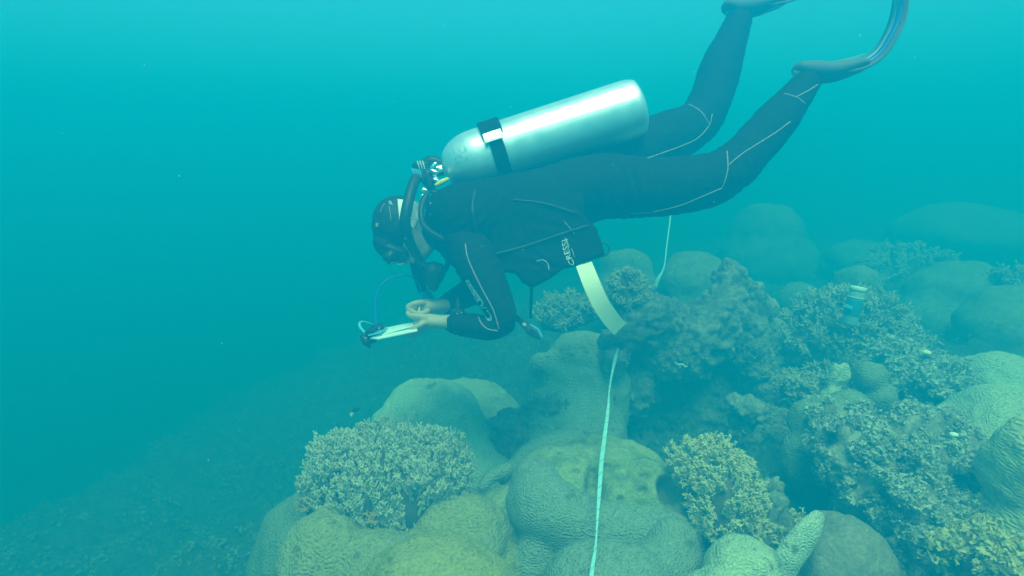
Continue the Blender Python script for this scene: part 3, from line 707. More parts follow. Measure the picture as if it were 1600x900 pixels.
def text_on(txt, bvh, p0, p1, height, mat, parent, name='lettering', lift=0.0015, squeeze=1.0, outline=0.0, bend=0.0, grow_h=0.0):
    """letters running from photo point p0 to p1, wrapped on the surface"""
    cu = bpy.data.curves.new('t', 'FONT'); cu.body = txt; cu.size = 1.0; cu.resolution_u = 3
    if outline: cu.fill_mode = 'NONE'; cu.bevel_depth = outline; cu.bevel_resolution = 0
    o = bpy.data.objects.new('t', cu); COL.objects.link(o); dg = bpy.context.evaluated_depsgraph_get(); dg.update()
    me = bpy.data.meshes.new_from_object(o.evaluated_get(dg)); bpy.data.objects.remove(o)
    V = coords(me); x0, x1 = V[:, 0].min(), V[:, 0].max(); y0, y1 = V[:, 1].min(), V[:, 1].max()
    a = np.array(p0, float); b = np.array(p1, float); t = (b - a); nrm = np.array([t[1], -t[0]]) / np.linalg.norm(t)
    for v in me.vertices:
        u = (v.co.x - x0) / (x1 - x0); h = (v.co.y - y0) / (y1 - y0) - 0.5
        q = a + t * u + nrm * (h * height * (1 + grow_h * (u - 0.5)) + bend * 4 * u * (1 - u))
        z = v.co.z; v.co = hit(bvh, q[0], q[1], lift - z * 0.001)
    me.update(); me.polygons.foreach_set('use_smooth', [False] * len(me.polygons))
    return link(name, me, mat, parent)
text_on('CRESSI', BV_SUIT, (767, 501), (729, 438), 8, M_PRINT, suit, outline=0.035, grow_h=-0.7)

# vest
def slab(poly, d, thick, voxel, name, smooth=6):
    """padded panel: photo outline at distance d, real thickness"""
    n = len(poly); V = [tuple(P(a, b, d - thick / 2)) for a, b in poly] + [tuple(P(a, b, d + thick / 2)) for a, b in poly]
    F = [tuple(range(n))[::-1], tuple(range(n, 2 * n))] + [(i, (i + 1) % n, (i + 1) % n + n, i + n) for i in range(n)]
    return np.array(V), F
def fix(part):     # make winding consistent
    bm = bmesh.new(); vs_ = [bm.verts.new(v) for v in part[0]]
    for f in part[1]: bm.faces.new([vs_[i] for i in f])
    bmesh.ops.recalc_face_normals(bm, faces=bm.faces); bm.verts.index_update()
    out = (np.array([v.co[:] for v in bm.verts]), [tuple(v.index for v in f.verts) for f in bm.faces]); bm.free(); return out
WING = [(770,330), (860,315), (905,330), (930,356), (936,372), (945,399), (900,415), (880,419), (862,432), (831,448), (818,441), (805,426), (783,425), (765,400)]
vp = [chain([(678,352,2.03,32,48), (694,346,2.03,48,74), (716,345,2.03,58,92), (760,344,2.03,64,94), (830,335,2.03,66,86), (880,330,2.03,58,80), (905,328,2.03,48,76)], 28, 5, False),
      fix(slab(WING, 1.91, 0.13, 0.006, 'wing')), fix(slab(WING, 2.16, 0.13, 0.006, 'wing')),
      chain([(712,330,1.93,20,14), (745,325,1.92,22,14)], 12)]
me = fuse(vp, 0.006, 6, 'vest'); displace(me, [(8.0, 0.006, 3, ''), (30.0, 0.002, 2, '')], 8.0)
wrinkle(me, [((800,330,1.85), (860,350,1.85), .10, .04, .003), ((860,400,1.85), (880,350,1.85), .10, .045, .0035), ((730,330,1.85), (760,360,1.85), .09, .035, .003)])
vest_me = me.copy(); vest = link('buoyancy_vest', me, M_VEST, diver)
BV_VEST = BVHTree.FromPolygons([v.co[:] for v in vest_me.vertices], [tuple(p.vertices) for p in vest_me.polygons])
text_on('CRESSI', BV_VEST, (895, 414), (882, 375), 9, M_PRINT, vest, grow_h=0.25, bend=2.5)
for k, (a, b) in enumerate([((890,386), (883,372)), ((898,402), (893,388))]):
    seam('stitching', [a, ((a[0]+b[0])/2, (a[1]+b[1])/2), b], BV_VEST, 0.0007, M_PRINT, vest, 3)
seam('piping', [(882,346), (890,356), (898,366)], BV_VEST, 0.0012, M_SEAM, vest)
seam('piping', [(838,408), (848,406), (856,412), (858,424)], BV_VEST, 0.0008, M_PRINT, vest)
for pts, r_ in (([(742,300), (738,325), (742,355), (752,385)], 0.006), ([(800,312), (850,318), (905,335)], 0.004), ([(770,398), (820,385), (870,368), (920,352)], 0.005)):
    seam('webbing', pts, BV_VEST, r_, M_BLACK, vest, 6, 0.002)
# ring at the back corner, buckle
th = np.linspace(-1.45, 1.45, 14)
C = np.array([P(938 + 14 * math.cos(t), 390 + 11 * math.sin(t) + 0.1 * 0, 1.90) for t in th])
V, F = sweep(C, 0.0024, None, 8); link('ring', np_mesh('ring', V, F), M_BLACK, vest)
V, F = tube_px([(929,360,1.9,1.5), (932,368,1.9,2), (931,375,1.9,1.5)], 6, 3); link('buckle', np_mesh('buckle', V, F), M_CHROME, vest)

# hair cap, white neoprene panel, straps and mask
cap = [ell(P(622,350,2.02), (0.086,0.086,0.095), None, 4), ell(P(609,378,2.02), (0.054,0.066,0.054), None, 3)]
me = fuse(cap, 0.004, 3, 'hair'); displace(me, [(14.0, 0.003, 3, ''), (60, 0.0015, 2, '')], 4.0)
head_me = me.copy(); hair = link('hair', me, M_HAIR, diver)
BV_HEAD = BVHTree.FromPolygons([v.co[:] for v in head_me.vertices], [tuple(p.vertices) for p in head_me.polygons])
# mask strap: broad white band curving over the back of the head, seen between the hoses
def patch(name, outline_fn, mat, parent, bvh, nu=14, nv=14, lift=0.004, thick=0.0025, d0=2.0):
    V, F = [], []
    for L in (lift, lift - thick):
        for i in range(nu + 1):
            for j in range(nv + 1):
                a, b = outline_fn(i / nu, j / nv); V.append(tuple(hit(bvh, a, b, L, d0)))
    m = (nu + 1) * (nv + 1); idx = lambda i, j, k: k * m + i * (nv + 1) + j
    for i in range(nu):
        for j in range(nv):
            F.append((idx(i,j,0), idx(i,j+1,0), idx(i+1,j+1,0), idx(i+1,j,0))); F.append((idx(i,j,1), idx(i+1,j,1), idx(i+1,j+1,1), idx(i,j+1,1)))
    for i in range(nu):
        F.append((idx(i,0,0), idx(i+1,0,0), idx(i+1,0,1), idx(i,0,1))); F.append((idx(i,nv,0), idx(i,nv,1), idx(i+1,nv,1), idx(i+1,nv,0)))
    for j in range(nv):
        F.append((idx(0,j,0), idx(0,j,1), idx(0,j+1,1), idx(0,j+1,0))); F.append((idx(nu,j,0), idx(nu,j+1,0), idx(nu,j+1,1), idx(nu,j,1)))
    bm = bmesh.new(); vs_ = [bm.verts.new(v) for v in V]
    for f in F: bm.faces.new([vs_[i] for i in f])
    bmesh.ops.recalc_face_normals(bm, faces=bm.faces)
    me = bpy.data.meshes.new(name); bm.to_mesh(me); bm.free(); me.polygons.foreach_set('use_smooth', [True] * len(me.polygons))
    return link(name, me, mat, parent)
BV_NAPE = (BV_BODY, BV_HEAD)
def q4(a, b, c, d_):     # bilinear quad
    return lambda u, v: ((a[0]*(1-u)+b[0]*u)*(1-v) + (d_[0]*(1-u)+c[0]*u)*v, (a[1]*(1-u)+b[1]*u)*(1-v) + (d_[1]*(1-u)+c[1]*u)*v)
strap = patch('mask_strap', q4((621,311), (657,314), (655,343), (624,346)), M_WHITE, diver, BV_NAPE, lift=0.006, thick=0.004)
patch('strap_tab', q4((637,342), (655,341), (646,359), (641,351)), M_WHITE, strap, BV_NAPE, 6, 6, lift=0.006, thick=0.004)
seam('piping', [(641,329), (648,329), (648,336), (641,336), (641,329)], BV_NAPE, 0.0005, M_SEAM, strap, 2, 0.010)
for k in range(3):
    seam('printed_stripe', [(586.8, 348.5 + k*2.2), (589, 349 + k*2.2), (591, 349.3 + k*2.2)], BV_HEAD, 0.0012, (M_PINK, M_PRINT, M_PINK)[k], hair, 2, 0.002)
    seam('printed_stripe', [(606.5 + k*1.8, 313.8), (608 + k*1.8, 317), (610 + k*1.8, 320)], BV_HEAD, 0.0009, M_PRINT if k else M_LBLUE, hair, 2, 0.002)
seam('strap_edge', [(601,318), (597,324), (594,331)], BV_HEAD, 0.0010, M_SEAM, hair, 4)
seam('strap_edge', [(608,322), (610,334), (611,346)], BV_HEAD, 0.0010, M_SEAM, hair, 4)
# mask: skirt and frame around the eyes, glass facing the slate
mk = [ell(P(614,396,2.02), (0.034,0.078,0.026), Matrix.Rotation(R(-28), 3, 'Y'), 4), ell(P(628,402,2.02), (0.022,0.03,0.022), None, 3), chain([(612,388,2.02,12,34), (634,396,2.02,10,30)], 16)]
me = fuse(mk, 0.004, 2); msk = link('diving_mask', me, M_BLACK, diver)
V, F = tube_px([(618,410.5,1.985,0.9), (623,413.2,1.985,1.1), (630,411.6,1.985,0.8)], 6, 4); link('glass_glint', np_mesh('g', V, F), M_PRINT, msk)  # pale tube stands in for the reflection on the lens
me = fuse([ell(P(617,407,2.02), (0.026,0.062,0.007), Matrix.Rotation(R(-12), 3, 'Y'), 3)], 0.003, 2); link('glass', me, mat_plain('mask_glass', (0.05,0.07,0.08), 0.1, spec=0.6), msk)
# snorkel hanging on the far side of the face
sn = root('snorkel', P(655, 430, 2.12), 'dark snorkel with a light blue tip hanging from the diver\'s mask towards the hands', 'snorkel')
V, F = tube_px([(634,385,2.10,6), (645,402,2.11,7.5), (652,428,2.12,8), (661,455,2.12,7.5)], 16); link('tube', np_mesh('t', V, F), M_BLACK, sn)
V, F = tube_px([(662,458,2.12,8), (669,465,2.12,9)], 16, 3); link('tip', np_mesh('t', V, F), M_LBLUE, sn)
V, F = tube_px([(670,468,2.12,6), (678,471,2.12,3)], 12, 3); link('mouthpiece', np_mesh('t', V, F), M_BLACK, sn)

# ------------------------------------------------------------------ fins
def fin(path, heel, mirror_d, pocket):
    """path: (px,py,d) from pocket to blade tip"""
    C = catmull(np.array([P(*p) for p in path]), 8); m = len(C)
    T = np.gradient(C, axis=0); T /= np.linalg.norm(T, axis=1)[:, None]
    W = np.array(FWD) * 0.86 + np.array([0.0, 0, 0])
    out = []
    Nn = np.cross(T, np.array(FWD)); Nn /= np.linalg.norm(Nn, axis=1)[:, None]
    sgn = 1 if Nn[0, 2] > 0 else -1; Nn *= sgn                       # blade upper side
    ray = C - np.array(CAM); ray /= np.linalg.norm(ray, axis=1)[:, None]
    Wd = ray + Nn * 0.24; Wd /= np.linalg.norm(Wd, axis=1)[:, None]
    UpN = np.cross(Wd, T); UpN /= np.linalg.norm(UpN, axis=1)[:, None]; UpN *= np.sign(np.sum(UpN * Nn, 1))[:, None]
    t = np.linspace(0, 1, m); hw = 0.048 + 0.045 * np.clip(t * 1.6, 0, 1)
    def sheet(a0, a1, off, th):
        V, F = [], []
        for i in range(m):
            for a in (a0, a1):
                for s in (0.5, -0.5): V.append(C[i] + Wd[i] * hw[i] * a + UpN[i] * (off + s * th))
        for i in range(m - 1):
            b = i * 4; F += [(b, b+4, b+6, b+2), (b+1, b+3, b+7, b+5), (b, b+1, b+5, b+4), (b+2, b+6, b+7, b+3)]
        F += [(0, 2, 3, 1), (m*4-4, m*4-3, m*4-1, m*4-2)]
        return fix((np.array(V), F))
    return C, Wd, UpN, hw, sheet
FG = 'fins worn by the diver'
def make_fin(path, foot, base, lab):
    rt = bpy.data.objects.new('fin', None); COL.objects.link(rt); rt.parent = diver
    rt.location = Vector(base) - Vector(diver.location); rt['label'] = lab
    C, Wd, Up, hw, sheet = fin(path, None, 0, None)
    me = fuse([chain(foot, 20)], 0.005, 3, 'foot_pocket'); link('foot_pocket', me, M_FIN, rt)
    V, F = sheet(-1, 1, 0, 0.005); link('blade', np_mesh('blade', V, F), M_FIN, rt)
    V, F = sheet(-0.55, 0.0, 0.006, 0.003); link('panel', np_mesh('panel', V, F), M_FINB, rt)
    V, F = sheet(0.08, 0.6, 0.006, 0.003); link('panel', np_mesh('panel', V, F), M_FINP, rt)
    for s in (-1, 1):
        V, F = sweep(C + Wd * (hw * s)[:, None], 0.0055 - 0.003 * np.linspace(0, 1, len(C)), 0.0045, 10, bdir=Wd); link('side_rail', np_mesh('r', V, F), M_FIN, rt)
    return rt
f1 = make_fin([(1318,108,1.93), (1348,100,1.92), (1374,82,1.92), (1394,50,1.92), (1405,18,1.93), (1408,-30,1.94), (1400,-90,1.95)],
              [(1250,108,1.93,11,20), (1262,111,1.93,15,24), (1300,113,1.93,15,26), (1345,103,1.92,9,28)], P(1290,110,1.93), 'fin on the nearer foot with its blade bent upwards')
for pts in ([(1262,100), (1300,98), (1335,92)], [(1305,96), (1325,92), (1345,86)], [(1315,99), (1335,93), (1352,84)]):
    C = catmull(np.array([P(a, b, 1.895) for a, b in pts]), 4); V, F = sweep(C, 0.0016, None, 6); link('ridge', np_mesh('r', V, F), M_FINP, f1)
f2 = make_fin([(1200,4,2.33), (1235,-5,2.33), (1270,-22,2.33), (1300,-55,2.33), (1315,-100,2.33)],
              [(1138,10,2.33,10,18), (1152,13,2.33,14,20), (1185,10,2.33,13,22), (1225,-2,2.33,8,24)], P(1180,8,2.33), 'fin on the farther foot at the top edge')

# ------------------------------------------------------------------ tank with valve, strap, hoses
AX = (RGT * 0.951 + UPV * 0.309).normalized(); TC = P(850, 214.5, 2.03)
def along(px):     # point on the tank axis at the photo column
    s = (px - 850) * 2.03 / FPX / AX.dot(RGT); return TC + AX * s
TR = 45.5 * 2.03 / FPX
tank = root('scuba_tank', along(850), 'bright silver aluminium scuba tank strapped on the diver\'s back', 'tank')
def lathe(prof, n=48):   # (px, radius factor of TR)
    C = np.array([along(p) for p, r in prof]); r = np.array([r for _, r in prof]) * TR
    V, F = [], []; b = Vector(FWD); a = AX.cross(b).normalized()
    for c, q in zip(C, r):
        for j in range(n):
            t = j * 2 * math.pi / n; V.append(tuple(Vector(c) + a * (q * math.cos(t)) + b * (q * math.sin(t))))
    for i in range(len(prof) - 1):
        for j in range(n):
            k = (j + 1) % n; F.append((i*n+j, i*n+k, (i+1)*n+k, (i+1)*n+j))
    F.append(tuple(range(n))[::-1]); F.append(tuple(range((len(prof)-1)*n, len(prof)*n)))
    return fix((V, F))
m, nt, b = newmat('brushed_aluminium', 0.36, 0.5); v = mapping(nt)
n1 = tex(nt, 'ShaderNodeTexNoise', v, Scale=25.0, Detail=6.0); n2 = tex(nt, 'ShaderNodeTexNoise', mapping(nt, (30, 400, 400)), Scale=1.0, Detail=3.0)
nt.links.new(hexmix(nt, (0.88,0.90,0.92), (0.97,0.98,0.99), n1.outputs['Fac']), b.inputs['Base Color']); b.inputs['Metallic'].default_value = 0.8
nt.links.new(ramp(nt, n1.outputs['Fac'], [(0.3, 0.34), (0.7, 0.46)]), b.inputs['Roughness']); bump(nt, b, n2.outputs['Fac'], 0.0004, 0.3)
M_ALU = m
prof = [(690.5,0.15)] + [(694 + 54 * (1 - math.cos(t)), 0.16 + 0.84 * math.sin(t) ** 0.9) for t in np.linspace(0.06, math.pi/2, 16)] + [(780,1), (850,1), (920,1), (980,1), (988,0.985), (994,0.95), (998,0.90), (1000,0.80), (1001,0.5)]
V, F = lathe(prof); cyl = link('cylinder', np_mesh('cyl', V, F), M_ALU, tank)
BV_T = BVHTree.FromPolygons([tuple(x) for x in V], F)
# stamped marks on the shoulder
dots = []; rr = random.Random(5)
for col in range(5):
    for k in range(7):
        if rr.random() < 0.35: continue
        dots.append(ell(hit(BV_T, 709 + col * 4.3 + k * 0.7 + rr.uniform(-.5, .5), 236 + k * 3.3 - col * 1.5 + rr.uniform(-.5, .5), 0.0), (0.0018,) * 3, None, 1))
V, F = merge(dots); setp(link('stamped_marks', np_mesh('d', V, F), M_VEST, cyl), kind='stuff')
V, F = lathe([(679,0.13), (682,0.17), (693,0.17), (695,0.15)], 20); link('neck', np_mesh('n', V, F), M_CHROME, tank)
vb = [chain([(690,263,2.03,7,7), (676,268,2.03,8,8), (668,272,2.03,7,7)], 14), chain([(676,262,2.0,5,5), (680,256,2.0,4,4)], 10), chain([(672,276,1.98,7,7), (680,282,1.98,7,7)], 12)]
link('valve', fuse(vb, 0.003, 1), M_CHROME, tank)
V, F = sweep(np.array([P(651,259,2.03), P(664,258,2.03)]), 0.0150, None, 12); kn = link('knob', np_mesh('k', V, F), M_BLACK, tank)
V, F = merge([tube_px([(652 + i*4, 252, 2.0, 0.9), (654 + i*4, 258, 1.997, 0.9), (655.5 + i*4, 264, 2.0, 0.9)], 6, 3) for i in range(3)]); link('grip_ribs', np_mesh('k', V, F), M_PRINT, kn)
V, F = tube_px([(662,257,2.06,8), (675,252,2.06,9), (690,256,2.06,8)], 14); link('valve_guard', np_mesh('k', V, F), M_BLACK, tank)
# strap round the tank
def band(px0, px1, k, name, mat, parent, n=64, a0=0.0, a1=2*math.pi):
    b = Vector(FWD); a = AX.cross(b).normalized(); V, F = [], []
    full = (a1 - a0) > 6.2; cnt = n if full else n + 1
    for (p, q) in ((px0, k), (px1, k), (px1, k - 0.05), (px0, k - 0.05)):
        c = along(p)
        for j in range(cnt):
            t = a0 + (a1 - a0) * j / n; V.append(tuple(c + (a * math.cos(t) + b * math.sin(t)) * TR * q))
    for i in range(4):
        for j in range(n):
            j2 = (j + 1) % cnt; i2 = (i + 1) % 4; F.append((i*cnt+j, i*cnt+j2, i2*cnt+j2, i2*cnt+j))
    if not full: F += [(0, cnt, 2*cnt, 3*cnt), (cnt-1, 2*cnt-1, 3*cnt-1, 4*cnt-1)]
    V, F = fix((V, F)); return link(name, np_mesh(name, V, F, False), mat, parent)
ts = band(768, 788, 1.05, 'strap', M_VEST, tank)
up = AX.cross(Vector(FWD)).normalized(); s_up = 1 if up.dot(UPV) > 0 else -1
base_t = 0.0 if s_up > 0 else math.pi
band(761, 792, 1.13, 'pad', M_VEST, ts, 24, base_t - 1.24, base_t + 1.0)
sgn = -1
M_BUCK = mat_plain('steel_buckle', (0.8,0.83,0.85), 0.3, 1.0, var=0.02)
t0 = base_t - 1.30
band(763, 789, 1.18, 'buckle', M_BUCK, ts, 8, t0 - 0.14, t0 + 0.14)

# regulator: first stage, hoses, second stage
reg = root('regulator', P(668, 285, 2.0), 'breathing regulator with black hoses running from the tank valve to the diver\'s mouth', 'regulator')
fs = [chain([(668,272,1.97,9,9), (672,290,1.97,8,9)], 14), chain([(664,284,1.97,5,5), (676,296,1.97,5,5)], 12), chain([(676,300,1.95,4,4), (692,302,1.95,4,4)], 10)]
link('first_stage', fuse(fs, 0.003, 1), M_BLACK, reg)
for a, b, r in ((663,296,3.2), (668,305,3.2), (681,281,3.5), (678,268,4.5), (691,300,2.6), (662,306,2.4)):
    V, F = tube_px([(a-3, b-1, 1.955, r*0.9), (a+3, b+2, 1.955, r)], 10, 2); link('fitting', np_mesh('f', V, F), M_CHROME, reg)
V, F = tube_px([(682,289,1.94,3.2), (691,284,1.94,4.2), (699,280,1.94,3.0)], 12); link('dust_cap', np_mesh('f', V, F), M_YELLOW, reg)
V, F = tube_px([(664,278,1.96,7), (652,276,1.94,8.2), (643,296,1.90,8.6), (636,325,1.87,8.8), (633,350,1.87,8.8), (640,378,1.90,8), (655,405,1.95,7)], 18); hz = link('hose', np_mesh('f', V, F), M_BLACK, reg)
rg = []
for i in range(5):
    t = i / 4; c = np.array(P(647 + 12*t, 273 + 2*t*t - 1, 1.94)); ax = np.array(P(660, 276, 1.94)) - np.array(P(643, 282, 1.94)); ax /= np.linalg.norm(ax)
    b_ = np.array(FWD); a_ = np.cross(ax, b_); C = np.array([c + (a_*math.cos(u) + b_*math.sin(u)) * 0.0185 for u in np.linspace(0, 2*math.pi, 17)]); rg.append(sweep(C, 0.0013, None, 6))
V, F = merge(rg); link('hose_protector', np_mesh('f', V, F), M_LBLUE, hz)
V, F = tube_px([(668,302,1.95,4.5), (661,316,1.93,5), (658,335,1.91,5), (664,355,1.90,5), (690,372,1.90,5), (715,372,1.90,5)], 12); link('hose', np_mesh('f', V, F), M_BLACK, reg)
V, F = tube_px([(674,318,1.915,2.6), (676,326,1.91,3.0), (674,335,1.915,2.4)], 8, 4); link('hose_sleeve', np_mesh('f', V, F), M_PRINT, reg)
V, F = tube_px([(680,300,1.97,5), (700,312,1.93,5), (735,320,1.90,5), (765,345,1.88,5)], 12); link('hose', np_mesh('f', V, F), M_BLACK, reg)
ss = [ell(P(677,428,2.0), (0.036,0.034,0.042), None, 3), chain([(652,408,2.02,6,12), (668,420,2.01,9,14)], 14), chain([(676,440,2.0,11,13), (677,447,2.0,9,12)], 14), ell(P(688,425,2.0), (0.016,0.028,0.030), None, 3)]
link('second_stage', fuse(ss, 0.004, 2), M_BLACK, reg)
V, F = tube_px([(690,430,2.02,4), (700,410,2.06,4.5), (700,380,2.10,4.5), (685,350,2.10,4.5)], 10); link('hose', np_mesh('f', V, F), M_BLACK, reg)

# wrist computer
wc = fuse([chain([(709,486,1.885,5,10), (721,487,1.88,5,10)], 14), chain([(712,492,1.90,7,15), (722,493,1.89,7,15)], 14)], 0.004, 2)
wco = link('wrist_computer', wc, M_BLACK, diver)
for px in (714.5, 721): V, F = ell(P(px, 490 - (px-714)*0.2, 1.845), (0.0022,)*3, None, 1); link('stud', np_mesh('s', V, F), M_PRINT, wco)
V, F = tube_px([(715,468,1.90,3.5), (716,480,1.89,4.5), (716,488,1.885,5)], 10); link('strap_end', np_mesh('s', V, F), M_BLACK, wco)

# slate, pencil, cords
sl = root('dive_slate', P(615, 515, 1.95), 'white underwater slate with blue clip held in the diver\'s bare hand', 'slate')
def board(p, name, mat, parent, th=0.003):
    Q = [P(*a) for a in p]; nrm = (Q[1]-Q[0]).cross(Q[3]-Q[0]).normalized()
    if nrm.z < 0: nrm = -nrm
    V = [tuple(q + nrm*th/2) for q in Q] + [tuple(q - nrm*th/2) for q in Q]
    F = [(0,1,2,3), (7,6,5,4)] + [(i, (i+1) % 4, (i+1) % 4 + 4, i+4) for i in range(4)]
    V, F = fix((V, F)); return link(name, np_mesh(name, V, F, False), mat, parent)
board([(582,527,1.88), (650,508,1.88), (663,500,2.05), (596,514,2.06)], 'board', M_SLATE, sl)
board([(578,529,1.88), (652,512,1.885), (652,517,1.85), (590,530,1.84)], 'under_board', M_SLATE, sl)
board([(575,524,1.87), (597,519,1.87), (606,513.5,2.0), (583,517,2.0)], 'blue_sheet', M_LBLUE, sl, 0.005)
board([(570,521,1.87), (584,519,1.87), (598,507,2.06), (586,508,2.06)], 'clip', M_BLACK, sl, 0.010)
me = fuse([chain([(568,526,1.9,5,8), (573,534,1.9,7,10), (577,541,1.9,3,5)], 12), chain([(572,527,1.9,4,8), (584,533,1.9,4,8)], 12), chain([(575,527,1.93,4,6), (590,511,1.97,4,6), (597,512,1.97,3,6)], 10)], 0.003, 1)
link('clamp', me, M_BLACK, sl)
for a, b in ((571,528.5), (592,512.5)):
    V, F = ell(P(a, b, 1.865), (0.003,0.002,0.003), None, 2); link('bolt', np_mesh('b', V, F), M_CHROME, sl)
V, F = tube_px([(571,521,1.90,2.2), (563,512,1.91,2.4), (562,505,1.92,2.2), (568,503,1.94,1.9), (578,506,1.97,1.7), (584,508,1.99,1.5)], 10); link('cord_loop', np_mesh('b', V, F), M_LBLUE, sl)
V, F = tube_px([(588,510,1.98,2.2), (586.5,495,1.98,2.2), (586,475,1.98,2.2), (591,455,1.98,2.0), (601,440,1.98,1.6), (615,432,1.99,1.3), (632,430,2.0,1.2), (645,434,2.02,1.1), (655,445,2.03,1.0), (658,460,2.03,1.0), (657,470,2.0,1.0)], 10)
link('cord', np_mesh('b', V, F), M_BLUE, sl)
pe = link('pencil', np_mesh('p', *tube_px([(658,469,2.02,1.4), (652.5,494,1.965,1.5), (652,498,1.96,0.5)], 8, 3, False)), M_YELLOW, None, P(655,485,1.98))
setp(pe, 'thin yellow pencil gripped in the diver\'s writing hand', 'pencil')

# gauge hanging below the vest
gg = root('gauge_console', P(828, 500, 1.98), 'dark pressure gauge and clip hanging on a strap under the diver\'s vest', 'gauge')
def ribbon(pts, name, mat, parent, th=0.002, wdir=None, sub=6, base=None, wk=1.0):
    """flat tape: (px,py,d,half width px) ; wdir = in-plane across"""
    A = catmull(np.array([(*P(a, b, c), w_*wk*c/FPX) for a, b, c, w_ in pts]), sub); C = A[:, :3]; T = np.gradient(C, axis=0); T /= np.linalg.norm(T, axis=1)[:, None]
    W = np.cross(T, np.array(FWD)); W /= np.linalg.norm(W, axis=1)[:, None]
    if wdir is not None: W = W + wdir(np.linspace(0, 1, len(C)))[:, None] * np.array(FWD); W /= np.linalg.norm(W, axis=1)[:, None]
    Nn = np.cross(T, W); V, F = [], []
    for i in range(len(C)):
        w_ = A[i, 3]
        for s, q in ((1, 1), (-1, 1), (-1, -1), (1, -1)): V.append(C[i] + W[i]*w_*s + Nn[i]*th*0.5*q)
    for i in range(len(C) - 1):
        for j in range(4): k = (j+1) % 4; F.append((i*4+j, i*4+k, i*4+4+k, i*4+4+j))
    F += [(0,1,2,3), tuple(len(V)-4+j for j in (3,2,1,0))]
    V, F = fix((V, F)); return link(name, np_mesh(name, V, F, False), mat, parent, base)
ribbon([(831,440,1.98,2.4), (830,465,1.98,2.3), (829,498,1.98,2.1)], 'strap', M_BLACK, gg)
V, F = tube_px([(790,478,1.95,4), (805,494,1.96,4.2), (820,508,1.97,4.5)], 12); link('hose', np_mesh('g', V, F), M_BLACK, gg)
me = fuse([chain([(818,505,1.97,6,7), (828,514,1.97,7,8)], 14), chain([(830,516,1.96,9,8), (841,525,1.96,6,7)], 14)], 0.003, 2); link('body', me, M_FIN, gg)
me = fuse([chain([(829,508,1.93,2.2,3), (840,515,1.93,2.2,3), (846,526,1.93,2.4,3)], 10)], 0.002, 1); link('clip', me, M_LBLUE, gg)
board([(816,505,1.925), (821,504,1.925), (823,508,1.925), (818,509.5,1.925)], 'label_plate', M_PRINT, gg, 0.001)

# cream webbing from vest to outcrop
cw = ribbon([(905,395,1.90,12), (915,420,1.84,13), (925,445,1.82,13.5), (938,473,1.83,13.5), (953,496,1.86,13.5), (968,514,1.90,13)], 'webbing_strap', M_CREAM, None, 0.004, base=P(940,460,2.2))
setp(cw, 'wide cream webbing strap hanging from the diver\'s vest in front of the dark outcrop', 'strap')

# measuring tape laid over the reef
M_TAPE, nt, b = newmat('tape_plastic', 0.5, 0.4); v = mapping(nt)
wv = tex(nt, 'ShaderNodeTexWave', v, bands_direction='Z', Scale=26.0, Distortion=0.0)
nt.links.new(hexmix(nt, (0.42,0.78,0.92), (0.25,0.55,0.70), ramp(nt, wv.outputs['Fac'], [(0.93, 0.0), (0.97, 1.0)])), b.inputs['Base Color'])
tp = root('measuring_tape', P(935, 800, 1.6), 'long white survey tape running over the reef from the bottom edge to behind the outcrop', 'tape')
ribbon([(920,960,1.42,4.4), (924,900,1.50,4.2), (929,865,1.56,3.2), (932,835,1.62,1.6), (934,800,1.68,2.6), (937,760,1.76,4.0), (940,720,1.86,4.2), (945,680,1.97,3.8),
        (950,640,2.06,2.6), (952,610,2.14,1.3), (956,585,2.22,2.2), (962,558,2.32,3.4), (966,545,2.45,2.6)], 'tape_band', M_TAPE, tp, 0.0012, wk=0.82)
ribbon([(1024,448,3.0,3.4), (1028,436,3.0,3.2), (1035,424,3.02,1.8), (1039,410,3.1,1.2), (1041,390,3.2,1.2), (1045,360,3.4,1.2), (1048,335,3.6,1.2), (1050,315,3.8,1.2)], 'tape_band', M_TAPE, tp, 0.0012, wk=0.82)

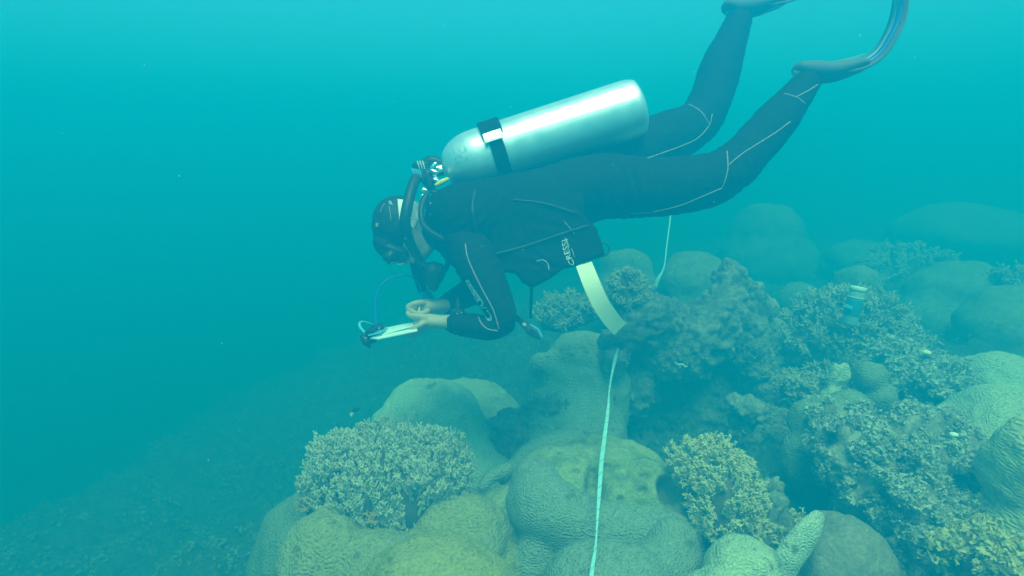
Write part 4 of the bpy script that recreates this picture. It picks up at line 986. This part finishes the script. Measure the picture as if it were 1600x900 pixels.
# ------------------------------------------------------------------ bottle standing in the coral
bo = root('plastic_bottle', P(1326, 505, 2.60), 'clear plastic bottle with pale cap and blue label standing tilted in the thicket', 'bottle')
BA = np.array(P(1326, 508, 2.60)); BB = np.array(P(1341, 450, 2.58))
def bl(prof, name, mat, parent, n=24):
    C = np.array([BA + (BB - BA) * t for t, r in prof]); V, F = sweep(C, np.array([r for t, r in prof]), None, n, None, False)
    return link(name, np_mesh(name, V, F), mat, parent)
M_CLEAR = mat_plain('clear_plastic', (0.35,0.50,0.50), 0.3, spec=0.5, var=0.05)
bl([(0,0.028), (0.05,0.031), (0.55,0.031), (0.78,0.031), (0.86,0.030), (0.92,0.028)], 'body', M_CLEAR, bo)
lbb = bl([(0.26,0.0322), (0.27,0.0325), (0.68,0.0325), (0.69,0.0322)], 'label', mat_plain('bottle_label', (0.03,0.25,0.48), 0.5), bo)
bl([(0.72,0.0328), (0.76,0.0328)], 'label_stripe', M_PRINT, lbb)
bl([(0.92,0.030), (0.93,0.032), (1.02,0.032), (1.04,0.028)], 'cap', M_SLATE, bo)
board([(1322,474,2.56), (1333,479,2.56), (1331,484,2.56), (1319,479,2.56)], 'label_patch', M_LBLUE, lbb, 0.001)

# small things
sf = root('small_fish', P(555, 641, 2.6), 'tiny dark fish with a white tail swimming above the finger coral thicket', 'fish')
me = fuse([chain([(551,643,2.6,2.0,1), (556,640,2.6,4.0,2), (563,637,2.6,1.2,1)], 10)], 0.0015, 1); link('body', me, M_BLACK, sf)
board([(546,647,2.6), (552,640,2.6), (553,645,2.6), (549,651,2.6)], 'tail', M_WHITE, sf, 0.0015)
V, F = tube_px([(1055,566,2.55,1.0), (1061,570,2.55,1.4), (1066,569,2.55,1.5), (1071,573,2.55,1.3), (1074,572,2.55,0.7)], 8); o = link('worm', np_mesh('w', V, F), M_WHITE, None, P(1065,570,2.55))
setp(o, 'thin white wriggly worm in front of the dark outcrop', 'worm')
for (px, py, d, r, lb) in ((1491,679,1.72,4,'small bleached white coral bump on the shaggy slope'), (1448,551,2.42,5,'small bright chip lying on the mottled thicket')):
    V, F = ell(P(px, py, d), (r*1.5*d/FPX, r*d/FPX, r*0.8*d/FPX), None, 3); me = np_mesh('c', V, F); displace(me, [(60, 0.005, 3, '')], px)
    setp(link('coral_chip', me, M_WHITE, None, P(px, py, d)), lb, 'coral')

# drifting particles in the water
r = np.random.default_rng(4); n = 260; T, F = ico(1); F = np.array(F)
pos = np.array([P(r.uniform(-50, 1650), r.uniform(-30, 930), d) for d in (0.35 + 2.2 * r.random(n) ** 0.9)])
s = r.uniform(0.0001, 0.0004, n) * (1 + 1.2 * (r.random(n) > 0.96))
Vp, Fp = instance(T, F, pos, r.standard_normal((n, 3)), s * r.uniform(1, 2.2, n), s, r)
setp(link('floating_particles', fast_mesh('particles', Vp, Fp), M_SLATE), kind='stuff')
